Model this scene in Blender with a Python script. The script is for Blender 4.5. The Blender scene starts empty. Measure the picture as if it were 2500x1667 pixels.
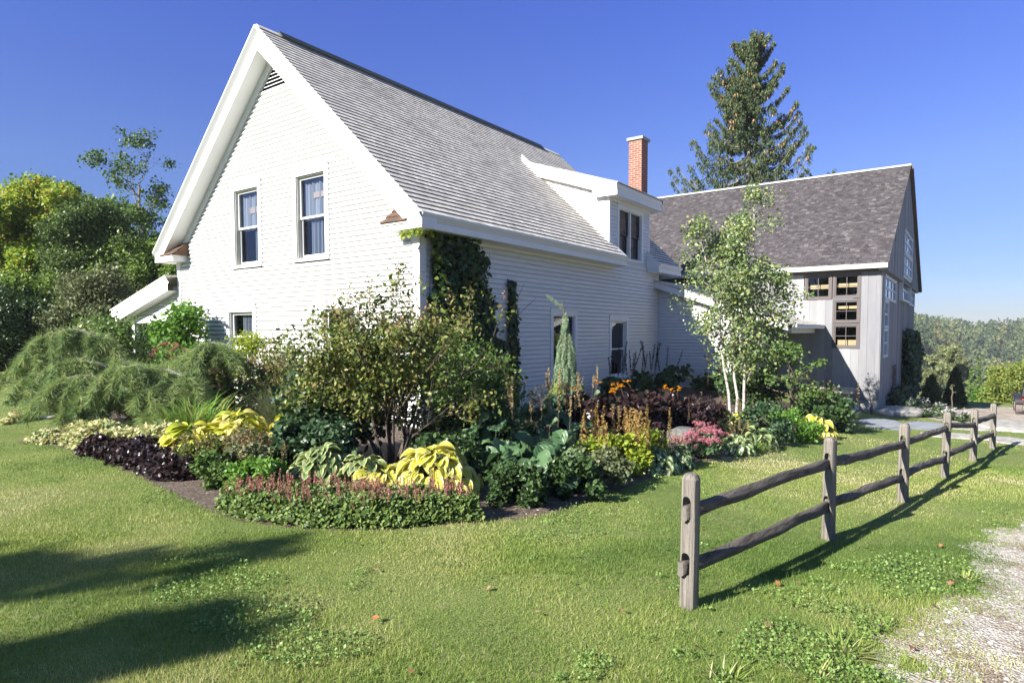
import bpy, math, random
import numpy as np
from mathutils import Vector, Matrix

# ------------------------------------------------------------------ camera, sky, sun, exposure
S = bpy.context.scene
COL = S.collection
R_ = math.radians
cam_d = bpy.data.cameras.new("camera"); cam = bpy.data.objects.new("camera", cam_d); COL.objects.link(cam)
cam_d.sensor_width = 36.0; cam_d.lens = 22.292; cam_d.shift_y = 0.0207
cam_d.clip_start = 0.05; cam_d.clip_end = 3000
yaw, pit, rol = -0.6247, -0.0484, -0.0018
F = Vector((math.sin(yaw)*math.cos(pit), math.cos(yaw)*math.cos(pit), math.sin(pit)))
rr = Vector((math.cos(yaw), -math.sin(yaw), 0)); uu = rr.cross(F)
r2 = rr*math.cos(rol)+uu*math.sin(rol); u2 = -rr*math.sin(rol)+uu*math.cos(rol)
cam.matrix_world = Matrix(((r2.x,u2.x,-F.x,8.1326),(r2.y,u2.y,-F.y,-8.4255),(r2.z,u2.z,-F.z,1.75),(0,0,0,1)))
S.camera = cam
S.render.resolution_x = 1024; S.render.resolution_y = 682
SUN_EL, SUN_AZ = 29.5, 17.5        # light travels towards +Y, 14 degrees over to +X
w = bpy.data.worlds.new("World"); S.world = w; w.use_nodes = True
nt = w.node_tree; bg = nt.nodes["Background"]
sky = nt.nodes.new("ShaderNodeTexSky"); sky.sky_type = 'NISHITA'; sky.sun_disc = False
sky.sun_elevation = R_(SUN_EL); sky.sun_rotation = R_(180+SUN_AZ)
sky.air_density = 1.0; sky.dust_density = 0.1; sky.ozone_density = 3.0; sky.altitude = 600
hs = nt.nodes.new("ShaderNodeHueSaturation"); hs.inputs['Saturation'].default_value = 1.12; hs.inputs['Value'].default_value = 1.0
nt.links.new(sky.outputs[0], hs.inputs['Color']); tcw = nt.nodes.new("ShaderNodeTexCoord"); sxw = nt.nodes.new("ShaderNodeSeparateXYZ"); crw = nt.nodes.new("ShaderNodeValToRGB")
nt.links.new(tcw.outputs['Generated'], sxw.inputs[0]); nt.links.new(sxw.outputs[2], crw.inputs[0])      # sky tint by height, zenith out of view brightened to add fill light
st_ = [(0.0,(.40,.42,.58)),(.07,(.47,.49,.70)),(.22,(.80,.70,.98)),(.47,(.80,.72,1.36)),(.75,(1.75,1.58,1.25))]
while len(crw.color_ramp.elements) < 5: crw.color_ramp.elements.new(.5)
for e_, (p_, c_) in zip(crw.color_ramp.elements, st_): e_.position = p_; e_.color = (*c_, 1)
tn = nt.nodes.new("ShaderNodeMix"); tn.data_type = 'RGBA'; tn.blend_type = 'MULTIPLY'; tn.inputs[0].default_value = 1
nt.links.new(hs.outputs[0], tn.inputs[6]); nt.links.new(crw.outputs[0], tn.inputs[7]); nt.links.new(tn.outputs[2], bg.inputs[0]); bg.inputs[1].default_value = 0.058
sd = bpy.data.lights.new("sun", 'SUN'); sd.energy = 5.0; sd.angle = R_(0.53); sd.color = (1.0, 0.955, 0.875)
sun = bpy.data.objects.new("sun", sd); COL.objects.link(sun)
ld = Vector((math.sin(R_(SUN_AZ))*math.cos(R_(SUN_EL)), math.cos(R_(SUN_AZ))*math.cos(R_(SUN_EL)), -math.sin(R_(SUN_EL))))
sun.rotation_euler = ld.to_track_quat('-Z','Y').to_euler()
S.view_settings.view_transform = 'Standard'; S.view_settings.look = 'None'
S.view_settings.exposure = 1.46; S.view_settings.gamma = 1.0
S.render.engine = 'CYCLES'

rng = np.random.default_rng(7)
random.seed(7)

# ------------------------------------------------------------------ helpers
def nmat(name):
    m = bpy.data.materials.new(name); m.use_nodes = True
    n = m.node_tree; return m, n, n.nodes["Principled BSDF"]
def N(n, t, **kw):
    x = n.nodes.new(t)
    for k, v in kw.items():
        if k in x.inputs: x.inputs[k].default_value = v
        else: setattr(x, k, v)
    return x
def ramp(n, stops, interp='LINEAR'):
    r = n.nodes.new("ShaderNodeValToRGB"); cr = r.color_ramp; cr.interpolation = interp
    while len(cr.elements) < len(stops): cr.elements.new(0.5)
    for e, (p, c) in zip(cr.elements, stops): e.position = p; e.color = (*c, 1)
    return r
def noise(n, scale, detail=3, rough=.6, vec=None, stretch=None):
    t = N(n, "ShaderNodeTexNoise"); t.inputs['Scale'].default_value = scale; t.inputs['Detail'].default_value = detail; t.inputs['Roughness'].default_value = rough
    tc = n.nodes.new("ShaderNodeTexCoord"); src = tc.outputs['Object']
    if stretch:
        mp = n.nodes.new("ShaderNodeMapping"); mp.inputs['Scale'].default_value = stretch
        n.links.new(src, mp.inputs[0]); src = mp.outputs[0]
    n.links.new(src, t.inputs['Vector']); return t
def mixc(n, a, b, f, mode='MIX'):
    m = n.nodes.new("ShaderNodeMix"); m.data_type = 'RGBA'; m.blend_type = mode
    for s, v in ((m.inputs[6], a), (m.inputs[7], b), (m.inputs[0], f)):
        if isinstance(v, (int, float)): s.default_value = v
        elif isinstance(v, tuple): s.default_value = (*v, 1)
        else: n.links.new(v, s)
    return m.outputs[2]
def rndattr(n):
    a = n.nodes.new("ShaderNodeAttribute"); a.attribute_name = 'rnd'; return a.outputs['Fac']
def bump(n, b, src, strength, dist=.01):
    bp = n.nodes.new("ShaderNodeBump"); bp.inputs['Strength'].default_value = strength; bp.inputs['Distance'].default_value = dist
    n.links.new(src, bp.inputs['Height']); n.links.new(bp.outputs[0], b.inputs['Normal'])
def mat_plain(name, col, rough=.6, var=.12, scale=3, spec=.4, bmp=0, stretch=None, metal=0):
    m, n, b = nmat(name)
    t = noise(n, scale, 4, .6, stretch=stretch)
    lo = tuple(c*(1-var) for c in col); hi = tuple(min(1, c*(1+var)) for c in col)
    r = ramp(n, [(.3, lo), (.7, hi)]); n.links.new(t.outputs['Fac'], r.inputs[0])
    n.links.new(r.outputs[0], b.inputs['Base Color'])
    b.inputs['Roughness'].default_value = rough; b.inputs['Specular IOR Level'].default_value = spec; b.inputs['Metallic'].default_value = metal
    if bmp: bump(n, b, t.outputs['Fac'], bmp)
    return m
def mat_leaf(name, cols, trans=.35, rough=.45, margin=None, edge=.6, vein=None, gain=1.3):
    """cols: list of colours picked by each leaf's own random value"""
    cols = [tuple(min(.8, c*gain) for c in q) for q in cols]; m, n, b = nmat(name)
    r = ramp(n, [(i/(len(cols)-1) if len(cols) > 1 else 0, c) for i, c in enumerate(cols)])
    n.links.new(rndattr(n), r.inputs[0]); c = r.outputs[0]
    if margin:
        a = n.nodes.new("ShaderNodeAttribute"); a.attribute_name = 'ac'
        mr = N(n, "ShaderNodeMapRange"); mr.inputs[1].default_value = edge-.1; mr.inputs[2].default_value = edge+.1
        nz = noise(n, 30, 2); ad = N(n, "ShaderNodeMath", operation='ADD'); sc = N(n, "ShaderNodeMath", operation='MULTIPLY_ADD')
        n.links.new(nz.outputs['Fac'], sc.inputs[0]); sc.inputs[1].default_value = .5; sc.inputs[2].default_value = -.25
        n.links.new(a.outputs['Fac'], ad.inputs[0]); n.links.new(sc.outputs[0], ad.inputs[1])
        n.links.new(ad.outputs[0], mr.inputs[0]); c = mixc(n, c, margin, mr.outputs[0])
    if vein:
        a = n.nodes.new("ShaderNodeAttribute"); a.attribute_name = 'vn'
        wv = N(n, "ShaderNodeMath", operation='SINE'); ml = N(n, "ShaderNodeMath", operation='MULTIPLY'); ml.inputs[1].default_value = 38
        n.links.new(a.outputs['Fac'], ml.inputs[0]); n.links.new(ml.outputs[0], wv.inputs[0]); bump(n, b, wv.outputs[0], vein, .004)
    n.links.new(c, b.inputs['Base Color']); b.inputs['Roughness'].default_value = rough; b.inputs['Specular IOR Level'].default_value = .35
    if trans:
        tr = n.nodes.new("ShaderNodeBsdfTranslucent"); n.links.new(mixc(n, c, (1.0, 1.0, .35), .25, 'MULTIPLY'), tr.inputs[0])
        mx = n.nodes.new("ShaderNodeMixShader"); mx.inputs[0].default_value = trans
        n.links.new(b.outputs[0], mx.inputs[1]); n.links.new(tr.outputs[0], mx.inputs[2])
        n.links.new(mx.outputs[0], n.nodes["Material Output"].inputs[0])
    return m

def tag(o, label=None, cat=None, group=None, kind=None):
    if label: o['label'] = label
    if cat: o['category'] = cat
    if group: o['group'] = group
    if kind: o['kind'] = kind
    return o
def empty(name, loc=(0,0,0), rz=0, **kw):
    o = bpy.data.objects.new(name, None); COL.objects.link(o); o.location = loc; o.rotation_euler = (0,0,rz); o.empty_display_size = .1
    return tag(o, **kw)
def link(name, me, mat, parent=None):
    o = bpy.data.objects.new(name, me); COL.objects.link(o)
    if mat:
        for mm in (mat if isinstance(mat, (list, tuple)) else [mat]): me.materials.append(mm)
    if parent: o.parent = parent; o.matrix_parent_inverse = Matrix.Identity(4)
    return o
def ws(parent):       # world offset of a thing placed without rotation
    return np.array(parent.location) if parent else np.zeros(3)

class MB:
    def __init__(s): s.v = []; s.f = []; s.r = []; s.m = []
    def face(s, pts, r=None, m=0):
        i = len(s.v); s.v += [tuple(p) for p in pts]; s.f.append(tuple(range(i, i+len(pts)))); s.r.append(random.random() if r is None else r); s.m.append(m)
    def hexa(s, p, r=None, m=0):          # p: 8 points, bottom 0-3 ccw, top 4-7
        if r is None: r = random.random()
        i = len(s.v); s.v += [tuple(q) for q in p]
        for q in ((3,2,1,0),(4,5,6,7),(0,1,5,4),(1,2,6,5),(2,3,7,6),(3,0,4,7)):
            s.f.append(tuple(i+k for k in q)); s.r.append(r); s.m.append(m)
    def box(s, x0, x1, y0, y1, z0, z1, r=None, m=0):
        s.hexa([(x0,y0,z0),(x1,y0,z0),(x1,y1,z0),(x0,y1,z0),(x0,y0,z1),(x1,y0,z1),(x1,y1,z1),(x0,y1,z1)], r, m)
    def prism(s, poly, fn0, fn1, r=None, m=0):   # poly of 2D points; fn maps 2D -> 3D at either end
        if r is None: r = random.random()
        a = [fn0(p) for p in poly]; b = [fn1(p) for p in poly]; n = len(poly)
        s.face(a[::-1], r, m); s.face(b, r, m)
        for i in range(n): s.face([a[i], a[(i+1)%n], b[(i+1)%n], b[i]], r, m)
    def tube(s, pts, rad, sides=6, r=None, cap=True):
        pts = [Vector(p) for p in pts]; n = len(pts)
        if not hasattr(rad, '__len__'): rad = [rad]*n
        if r is None: r = random.random()
        base = len(s.v); ref = Vector((.37,.21,.9)).normalized()
        for i, p in enumerate(pts):
            d = (pts[min(i+1,n-1)]-pts[max(i-1,0)]); d = d.normalized() if d.length > 1e-9 else Vector((0,0,1))
            x = d.cross(ref)
            if x.length < .1: x = d.cross(Vector((1,0,0)))
            x.normalize(); y = d.cross(x)
            for k in range(sides):
                a = 2*math.pi*k/sides; s.v.append(tuple(p+(x*math.cos(a)+y*math.sin(a))*rad[i]))
        for i in range(n-1):
            for k in range(sides):
                k2 = (k+1)%sides
                s.f.append((base+i*sides+k, base+i*sides+k2, base+(i+1)*sides+k2, base+(i+1)*sides+k)); s.r.append(r); s.m.append(0)
        if cap:
            s.f.append(tuple(base+k for k in range(sides))[::-1]); s.r.append(r); s.m.append(0)
            s.f.append(tuple(base+(n-1)*sides+k for k in range(sides))); s.r.append(r); s.m.append(0)
    def build(s, name, mat, parent=None, smooth=False, world=True):
        me = bpy.data.meshes.new(name)
        off = ws(parent) if world else np.zeros(3)
        v = np.array(s.v, float).reshape(-1,3) - off
        me.from_pydata(v.tolist(), [], s.f)
        a = me.attributes.new('rnd', 'FLOAT', 'FACE'); a.data.foreach_set('value', np.array(s.r, np.float32))
        if any(s.m): me.polygons.foreach_set('material_index', s.m)
        if smooth: me.polygons.foreach_set('use_smooth', [True]*len(me.polygons))
        me.update(); return link(name, me, mat, parent)

def mesh_np(name, V, Fc, attrs=None, smooth=False):
    """V (n,3), Fc (m,k) all faces with k corners"""
    me = bpy.data.meshes.new(name); n, (m, k) = len(V), Fc.shape
    me.vertices.add(n); me.vertices.foreach_set('co', V.astype(np.float32).ravel())
    me.loops.add(m*k); me.loops.foreach_set('vertex_index', Fc.astype(np.int32).ravel())
    me.polygons.add(m); me.polygons.foreach_set('loop_start', np.arange(0, m*k, k, dtype=np.int32))
    if smooth: me.polygons.foreach_set('use_smooth', np.ones(m, bool))
    for nm, val in (attrs or {}).items():
        a = me.attributes.new(nm, 'FLOAT', 'POINT'); a.data.foreach_set('value', val.astype(np.float32))
    me.update(calc_edges=True); return me
def unit(a): return a/np.maximum(np.linalg.norm(a, axis=-1, keepdims=True), 1e-9)
def frames(d, nrm):
    y = unit(d); z = nrm-(nrm*y).sum(-1, keepdims=True)*y; z = unit(z); x = np.cross(y, z)
    return np.stack([x, y, z], -1)
def scatter(name, tpl, P, R, size, mat, parent=None, rnd=None, smooth=False):
    """copies of one leaf / blade / twig template as one foliage mesh"""
    tv, tf, ta = tpl; n = len(P); P = np.asarray(P, float) - ws(parent)
    size = np.asarray(size, float)
    if size.ndim == 1: size = np.repeat(size[:,None], 3, 1)
    V = np.einsum('nij,nvj->nvi', R, tv[None]*size[:,None,:]) + P[:,None,:]
    k = len(tv); Fc = (tf[None]+(np.arange(n)*k)[:,None,None]).reshape(-1, tf.shape[1])
    if rnd is None: rnd = rng.random(n)
    at = {'rnd': np.repeat(np.clip(rnd,0,1), k)}
    for a, v in ta.items(): at[a] = np.tile(v, n)
    return link(name, mesh_np(name, V.reshape(-1,3), Fc, at, smooth), mat, parent)

# leaf templates: x across, y along, z normal, unit length
def T(v, f, **a): return np.array(v, float), np.array(f), {k: np.array(x, float) for k, x in a.items()}
LEAF = T([(0,0,0),(.3,.45,.07),(0,1,-.05),(-.3,.45,.07)], [(0,1,2),(0,2,3)])
LEAFW = T([(0,0,0),(.42,.2,.08),(.36,.65,.06),(0,1,-.08),(-.36,.65,.06),(-.42,.2,.08)], [(0,1,2,3),(0,3,4,5)])
LOBE = T([(0,0,0),(.55,.1,.05),(.35,.45,.05),(.6,.75,0),(.22,.68,.04),(0,1.05,-.06),(-.22,.68,.04),(-.6,.75,0),(-.35,.45,.05),(-.55,.1,.05)],
         [(0,1,2),(0,2,4),(2,3,4),(0,4,5),(0,5,6),(6,7,8),(0,6,8),(0,8,9)])
NEEDLE = T([(-.5,0,0),(.5,0,0),(.15,1,0),(-.15,1,0)], [(0,1,2,3)])
def grid_leaf(rows, cols, prof, droop=.35, cup=.15, wave=.0, aspect=.5):
    v=[]; f=[]; ac=[]; vn=[]
    for i in range(rows+1):
        t = i/rows; wv = prof(t)*aspect
        for j in range(cols+1):
            u = j/cols*2-1
            v.append((u*wv, t*math.cos(droop*t), cup*abs(u)*wv*2 - droop*t*t*.6 + wave*math.sin(t*11+u*3)*abs(u)))
            ac.append(max(abs(u), (t-.55)*2 if t > .8 else 0)); vn.append(abs(u)*.5+t*.12)
    for i in range(rows):
        for j in range(cols):
            a = i*(cols+1)+j; f.append((a, a+1, a+cols+2, a+cols+1))
    return T(v, f, ac=ac, vn=vn)
HOSTA = grid_leaf(7, 6, lambda t: max(0.02, math.sin(math.pi*min(1,(t*.93+.05))**.8))**.75, .7, .22, .02, .34)
HOSTAN = grid_leaf(6, 4, lambda t: max(0.02, math.sin(math.pi*min(1,(t*.93+.05))**.9))**.9, .9, .2, .02, .22)
ROUND = grid_leaf(8, 8, lambda t: max(0.05, 1-(2*t-1)**2)**.5, .45, .16, .05, .5)
BLADE = T([(-.5,0,0),(.5,0,0),(.42,.4,.03),(-.42,.4,.03),(.3,.75,-.08),(-.3,.75,-.08),(.02,1,-.28),(-.02,1,-.28)], [(0,1,2,3),(3,2,4,5),(5,4,6,7)])
GRASS = T([(-.5,0,0),(.5,0,0),(.1,1,.25)], [(0,1,2)])

def rdir(n, up=0.):
    d = rng.normal(size=(n,3)); d = unit(d); d[:,2] += up; return unit(d)
def clumps(centers, rad, per, flat=.8):
    c = np.repeat(np.asarray(centers), per, 0); r = np.repeat(np.asarray(rad), per)
    return c + unit(rng.normal(size=c.shape))*(rng.random(len(c))**.45)[:,None]*r[:,None]*np.array([1,1,flat])
def foliage(name, tpl, P, size, mat, parent, droop=-.3, rnd=None, jit=.3, face=None):
    n = len(P); d = unit(rdir(n)+np.array([0,0,droop])); nr = unit(rdir(n)*.8+np.array([-.1,-.25,.8]) if face is None else rdir(n)*.6+np.array(face))
    s = size*(1+jit*rng.normal(size=n)).clip(.4, 2)
    return scatter(name, tpl, P, frames(d, nr), s, mat, parent, rnd)

# ------------------------------------------------------------------ terrain height
def sst(a, b, x): t = np.clip((x-a)/(b-a), 0, 1); return t*t*(3-2*t)
def gz(x, y):
    x = np.asarray(x, float); y = np.asarray(y, float)
    z = -.048*np.clip(y+4.6, 0, 30)*sst(1.5, 6.5, x)
    z = z - 23*np.clip((y-27)/85, 0, 1)**1.05*sst(-14, 5, x)
    z = z + 22*sst(190, 380, y)*sst(-14, 5, x)
    return z
def g1(x, y): return float(gz(x, y))
# ------------------------------------------------------------------ ground: lawn, flower bed soil, gravel
BED = np.array([(-4.27,-4.89),(-3.6,-4.72),(-2.9,-4.66),(-2.0,-4.7),(-1.1,-4.78),(-.3,-4.86),(.5,-4.97),(1.1,-5.06),(1.7,-5.14),(2.24,-5.2),(2.75,-5.17),(3.37,-4.98),
 (3.8,-4.74),(4.07,-4.5),(4.3,-4.1),(4.5,-3.85),(4.72,-3.55),(4.83,-3.25),(4.84,-2.7),(4.86,-1.7),(4.88,-.8),(4.88,.1),(4.93,.9),(5.15,2.1),(5.3,3.3),(5.46,4.4),(5.65,6.4),(5.9,8.9),(5.6,10.2),(4.2,11.2),(2.5,12.2),
 (2.3,11),(-.1,11),(-.1,.1),(-8.7,.1),(-9.4,-1.2),(-8.6,-2.4),(-6.6,-3.4),(-5.2,-4.2),(-4.5,-4.6)])
GRAV = np.array([(8.2,-12),(8.05,-6),(7.93,-5.1),(7.82,-4.7),(7.86,-4.4),(7.72,-4.15),(7.78,-3.85),(7.98,-3.5),(8.14,-3.1),(8.22,-2.7),(8.2,-2.3),(8.12,-1.8),(8.28,-1.0),(8.6,-.1),(8.85,.5),(9.2,1.6),(9.8,3.5),(10.8,6),(13,8.5),(20,10),(40,8),(40,-12)])
LOT = np.array([(6.9,15.8),(7.4,14.2),(8.6,13.4),(9.4,12.9),(11,13.4),(16,13),(40,11),(40,27),(10.4,26.2),(8.9,24.6),(8.0,21.5),(7.2,18.2)])
def inside(poly, x, y):
    r = np.zeros(x.shape, bool); n = len(poly)
    for i in range(n):
        x1, y1 = poly[i]; x2, y2 = poly[(i+1)%n]
        c = ((y1 > y) != (y2 > y)) & (x < (x2-x1)*(y-y1)/(y2-y1+1e-12)+x1); r ^= c
    return r
def wob(x, y, a=.04, f=9.): return a*(np.sin(x*f+1.3*np.sin(y*f*.7))+np.sin(y*f*1.3+1.7*np.sin(x*f*.6))+.7*np.sin((x+y)*f*2.1))
_h = rng.random((64,64))
def vnoise(x, y, s):
    x = np.asarray(x)/s+500; y = np.asarray(y)/s+500; i = np.floor(x).astype(int); j = np.floor(y).astype(int); fx = x-i; fy = y-j
    fx = fx*fx*(3-2*fx); fy = fy*fy*(3-2*fy); h = lambda a, b: _h[a % 64, b % 64]
    return (h(i,j)*(1-fx)+h(i+1,j)*fx)*(1-fy)+(h(i,j+1)*(1-fx)+h(i+1,j+1)*fx)*fy
def classify(x, y):
    k = np.zeros(x.shape, int)
    b = inside(BED, x, y); wx = wob(x, y, .05, 5); g = inside(GRAV, x+.4*wx+.18*(vnoise(x,y,.11)-.5)+.2*(vnoise(x,y,.4)-.5), y)
    l = inside(LOT, x+.1*wx, y+.1*wx)
    k[b] = 1; k[g & ~b] = 2; k[l] = 2; return k
def gtile(x0, x1, y0, y1, st, kinds, hfun=None):
    nx = int(round((x1-x0)/st)); ny = int(round((y1-y0)/st))
    X, Y = np.meshgrid(np.linspace(x0,x1,nx+1), np.linspace(y0,y1,ny+1)); Z = gz(X,Y)
    cx = (X[:-1,:-1]+X[1:,1:])/2; cy = (Y[:-1,:-1]+Y[1:,1:])/2; k = classify(cx, cy).ravel() if kinds else np.zeros(nx*ny, int)
    idx = np.arange((nx+1)*(ny+1)).reshape(ny+1,nx+1)
    q = np.stack([idx[:-1,:-1], idx[:-1,1:], idx[1:,1:], idx[1:,:-1]], -1).reshape(-1,4)
    return np.stack([X,Y,Z],-1).reshape(-1,3), q, k
tiles = [gtile(-14,7,-10,16,.065,True), gtile(7,9.5,-10,16,.025,True), gtile(9.5,12,-10,16,.0625,True), gtile(-14,42,16,40,.25,True), gtile(12,42,-12,16,.5,True), gtile(-14,12,-12,-10,.5,True),
         gtile(-50,-14,-40,40,1,False), gtile(-14,42,-40,-12,1,False), gtile(42,60,-40,40,1,False),
         gtile(-50,60,40,400,5,False), gtile(-400,-50,-40,400,10,False), gtile(60,400,-40,400,10,False), gtile(-400,400,-240,-40,20,False), gtile(-900,900,400,1600,50,False)]
def pick(kk):
    Vs=[]; Qs=[]; o=0
    for V, q, k in tiles:
        q2 = q[k==kk]
        if not len(q2): continue
        u, inv = np.unique(q2, return_inverse=True); Vs.append(V[u]); Qs.append(inv.reshape(-1,4)+o); o += len(u)
    return np.concatenate(Vs), np.concatenate(Qs)

def mat_lawn():
    m, n, b = nmat("lawn")
    big = noise(n, .9, 4, .6); mid = noise(n, 6, 5, .7); fine = noise(n, 60, 3, .7)
    r = ramp(n, [(.3,(.12,.17,.04)),(.5,(.20,.24,.07)),(.62,(.30,.29,.13)),(.72,(.40,.35,.2))])
    mm = N(n, "ShaderNodeMath", operation='ADD'); ms = N(n, "ShaderNodeMath", operation='MULTIPLY_ADD'); ms.inputs[1].default_value = .5; ms.inputs[2].default_value = -.02
    n.links.new(mid.outputs[0], ms.inputs[0]); h = N(n, "ShaderNodeMath", operation='MULTIPLY'); h.inputs[1].default_value = .5; n.links.new(big.outputs[0], h.inputs[0])
    n.links.new(ms.outputs[0], mm.inputs[0]); n.links.new(h.outputs[0], mm.inputs[1]); n.links.new(mm.outputs[0], r.inputs[0])
    c = mixc(n, r.outputs[0], (.12,.155,.05), fine.outputs[0]); n.links.new(c, b.inputs['Base Color'])
    b.inputs['Roughness'].default_value = .9; b.inputs['Specular IOR Level'].default_value = .1
    bump(n, b, fine.outputs[0], .9, .02); return m
def mat_soil():
    m, n, b = nmat("bark mulch soil")
    v = N(n, "ShaderNodeTexVoronoi"); v.inputs['Scale'].default_value = 45; tc = n.nodes.new("ShaderNodeTexCoord"); n.links.new(tc.outputs['Object'], v.inputs['Vector'])
    f = noise(n, 90, 4); r = ramp(n, [(0,(.05,.034,.024)),(.45,(.10,.07,.05)),(.8,(.16,.12,.09)),(1,(.34,.27,.2))])
    s = N(n, "ShaderNodeSeparateColor"); n.links.new(v.outputs['Color'], s.inputs[0]); n.links.new(s.outputs[0], r.inputs[0])
    n.links.new(mixc(n, r.outputs[0], (.06,.042,.03), f.outputs[0]), b.inputs['Base Color']); b.inputs['Roughness'].default_value = .95
    bump(n, b, s.outputs[0], .8, .02); return m
def mat_gravel():
    m, n, b = nmat("gravel")
    v = N(n, "ShaderNodeTexVoronoi"); v.inputs['Scale'].default_value = 55; tc = n.nodes.new("ShaderNodeTexCoord"); n.links.new(tc.outputs['Object'], v.inputs['Vector'])
    s = N(n, "ShaderNodeSeparateColor"); n.links.new(v.outputs['Color'], s.inputs[0])
    r = ramp(n, [(0,(.30,.26,.21)),(.5,(.45,.40,.335)),(1,(.60,.55,.48))]); n.links.new(s.outputs[0], r.inputs[0])
    g = noise(n, 3, 5, .7); rr_ = ramp(n, [(.38,(.55,.45,.34)),(.56,(1,1,1))]); n.links.new(g.outputs[0], rr_.inputs[0])
    n.links.new(mixc(n, r.outputs[0], rr_.outputs[0], 1.0, 'MULTIPLY'), b.inputs['Base Color']); b.inputs['Roughness'].default_value = .95
    bump(n, b, v.outputs['Distance'], .9, .02); return m
M = {}
M['lawn'] = mat_lawn(); M['soil'] = mat_soil(); M['gravel'] = mat_gravel()
for kk, nm, mt in ((0,'lawn','lawn'),(1,'flower_bed_soil','soil'),(2,'gravel_drive','gravel')):
    V, Q = pick(kk); o = link(nm, mesh_np(nm, V, Q, smooth=True), M[mt]); tag(o, kind='structure')

# ------------------------------------------------------------------ house materials
M['white'] = mat_plain("white paint", (.71,.71,.70), .5, .03, 2, .3)
def mat_clap():
    m, n, b = nmat("painted clapboard"); r = ramp(n, [(0,(.62,.62,.61)),(1,(.65,.65,.64))]); n.links.new(rndattr(n), r.inputs[0])
    g = noise(n, 5, 4, .7, stretch=(.3,.3,3)); gr = ramp(n, [(.3,(.9,.9,.88)),(.6,(1,1,1))]); n.links.new(g.outputs[0], gr.inputs[0])
    n.links.new(mixc(n, r.outputs[0], gr.outputs[0], 1.0, 'MULTIPLY'), b.inputs['Base Color']); b.inputs['Roughness'].default_value = .5; return m
M['clap'] = mat_clap()
def mat_shingle(name, cols, dark, dsc=1.2, amt=.5, grain=(60,60,4), rough=.85):
    m, n, b = nmat(name)
    r = ramp(n, [(i/(len(cols)-1), c) for i, c in enumerate(cols)]); n.links.new(rndattr(n), r.inputs[0])
    g = noise(n, 1, 4, .7, stretch=grain); gr = ramp(n, [(.3,(.72,.72,.72)),(.65,(1.08,1.08,1.08))]); n.links.new(g.outputs[0], gr.inputs[0])
    c = mixc(n, r.outputs[0], gr.outputs[0], 1.0, 'MULTIPLY')
    d = noise(n, dsc, 5, .65); dr = ramp(n, [(.45,(0,0,0)),(.72,(amt,amt,amt))]); n.links.new(d.outputs[0], dr.inputs[0])
    n.links.new(mixc(n, c, dark, dr.outputs[0]), b.inputs['Base Color']); b.inputs['Roughness'].default_value = rough; b.inputs['Specular IOR Level'].default_value = .2
    bump(n, b, g.outputs[0], .3, .004); return m
M['cedar'] = mat_shingle("weathered cedar shingle", [(.62,.57,.50),(.72,.67,.60),(.78,.73,.66),(.66,.61,.54)], (.34,.32,.30), 1.3, .6, (3,60,3))
M['cedar_dark'] = mat_shingle("stained and shadow-painted upper band of shingle", [(.13,.12,.105),(.19,.175,.155)], (.10,.09,.08), 1.3, .6, (3,60,3))  # dark band paints in the shadow line under the next course, besides stain
M['cedar_new'] = mat_shingle("brown cedar shingle", [(.10,.068,.05),(.16,.095,.06),(.085,.065,.055)], (.10,.07,.05), 6, .5, (30,3,3))
M['barnroof'] = mat_shingle("barn roof shingle", [(.052,.046,.05),(.076,.067,.071),(.104,.092,.095),(.06,.053,.056),(.16,.145,.142)], (.05,.042,.045), 2, .2, (40,3,3))
M['darkroof'] = mat_shingle("dark roof shingle", [(.06,.06,.06),(.10,.10,.10)], (.04,.04,.04), 2, .4)
M['ridge'] = mat_plain("black ridge cap", (.03,.033,.035), .5, .2, 8)
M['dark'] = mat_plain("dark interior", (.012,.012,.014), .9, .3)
M['jamb'] = mat_plain("window jamb", (.42,.42,.36), .5, .08)
M['sashdark'] = mat_plain("dark window sash", (.045,.036,.034), .5, .15)
M['sashwhite'] = M['white']
M['curtain'] = mat_plain("sheer curtain", (.25,.27,.32), .9, .15, 12, .1, stretch=(1,1,.05))
M['blind'] = mat_plain("blind", (.36,.28,.24), .7, .1)
def mat_glass():
    m, n, b = nmat("window glass"); gl = n.nodes.new("ShaderNodeBsdfGlossy"); gl.inputs['Roughness'].default_value = .01; gl.inputs[0].default_value = (.9,.93,1,1)
    tr = n.nodes.new("ShaderNodeBsdfTransparent"); tr.inputs[0].default_value = (.82,.86,.88,1)
    fr = n.nodes.new("ShaderNodeFresnel"); fr.inputs['IOR'].default_value = 1.7; mx = n.nodes.new("ShaderNodeMixShader")
    nz = noise(n, 2.2, 1); bp = n.nodes.new("ShaderNodeBump"); bp.inputs['Strength'].default_value = .06; bp.inputs['Distance'].default_value = .02
    n.links.new(nz.outputs[0], bp.inputs['Height']); n.links.new(bp.outputs[0], gl.inputs['Normal'])
    n.links.new(fr.outputs[0], mx.inputs[0]); n.links.new(tr.outputs[0], mx.inputs[1]); n.links.new(gl.outputs[0], mx.inputs[2]); n.links.new(mx.outputs[0], n.nodes["Material Output"].inputs[0]); return m
M['glass'] = mat_glass()
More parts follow.
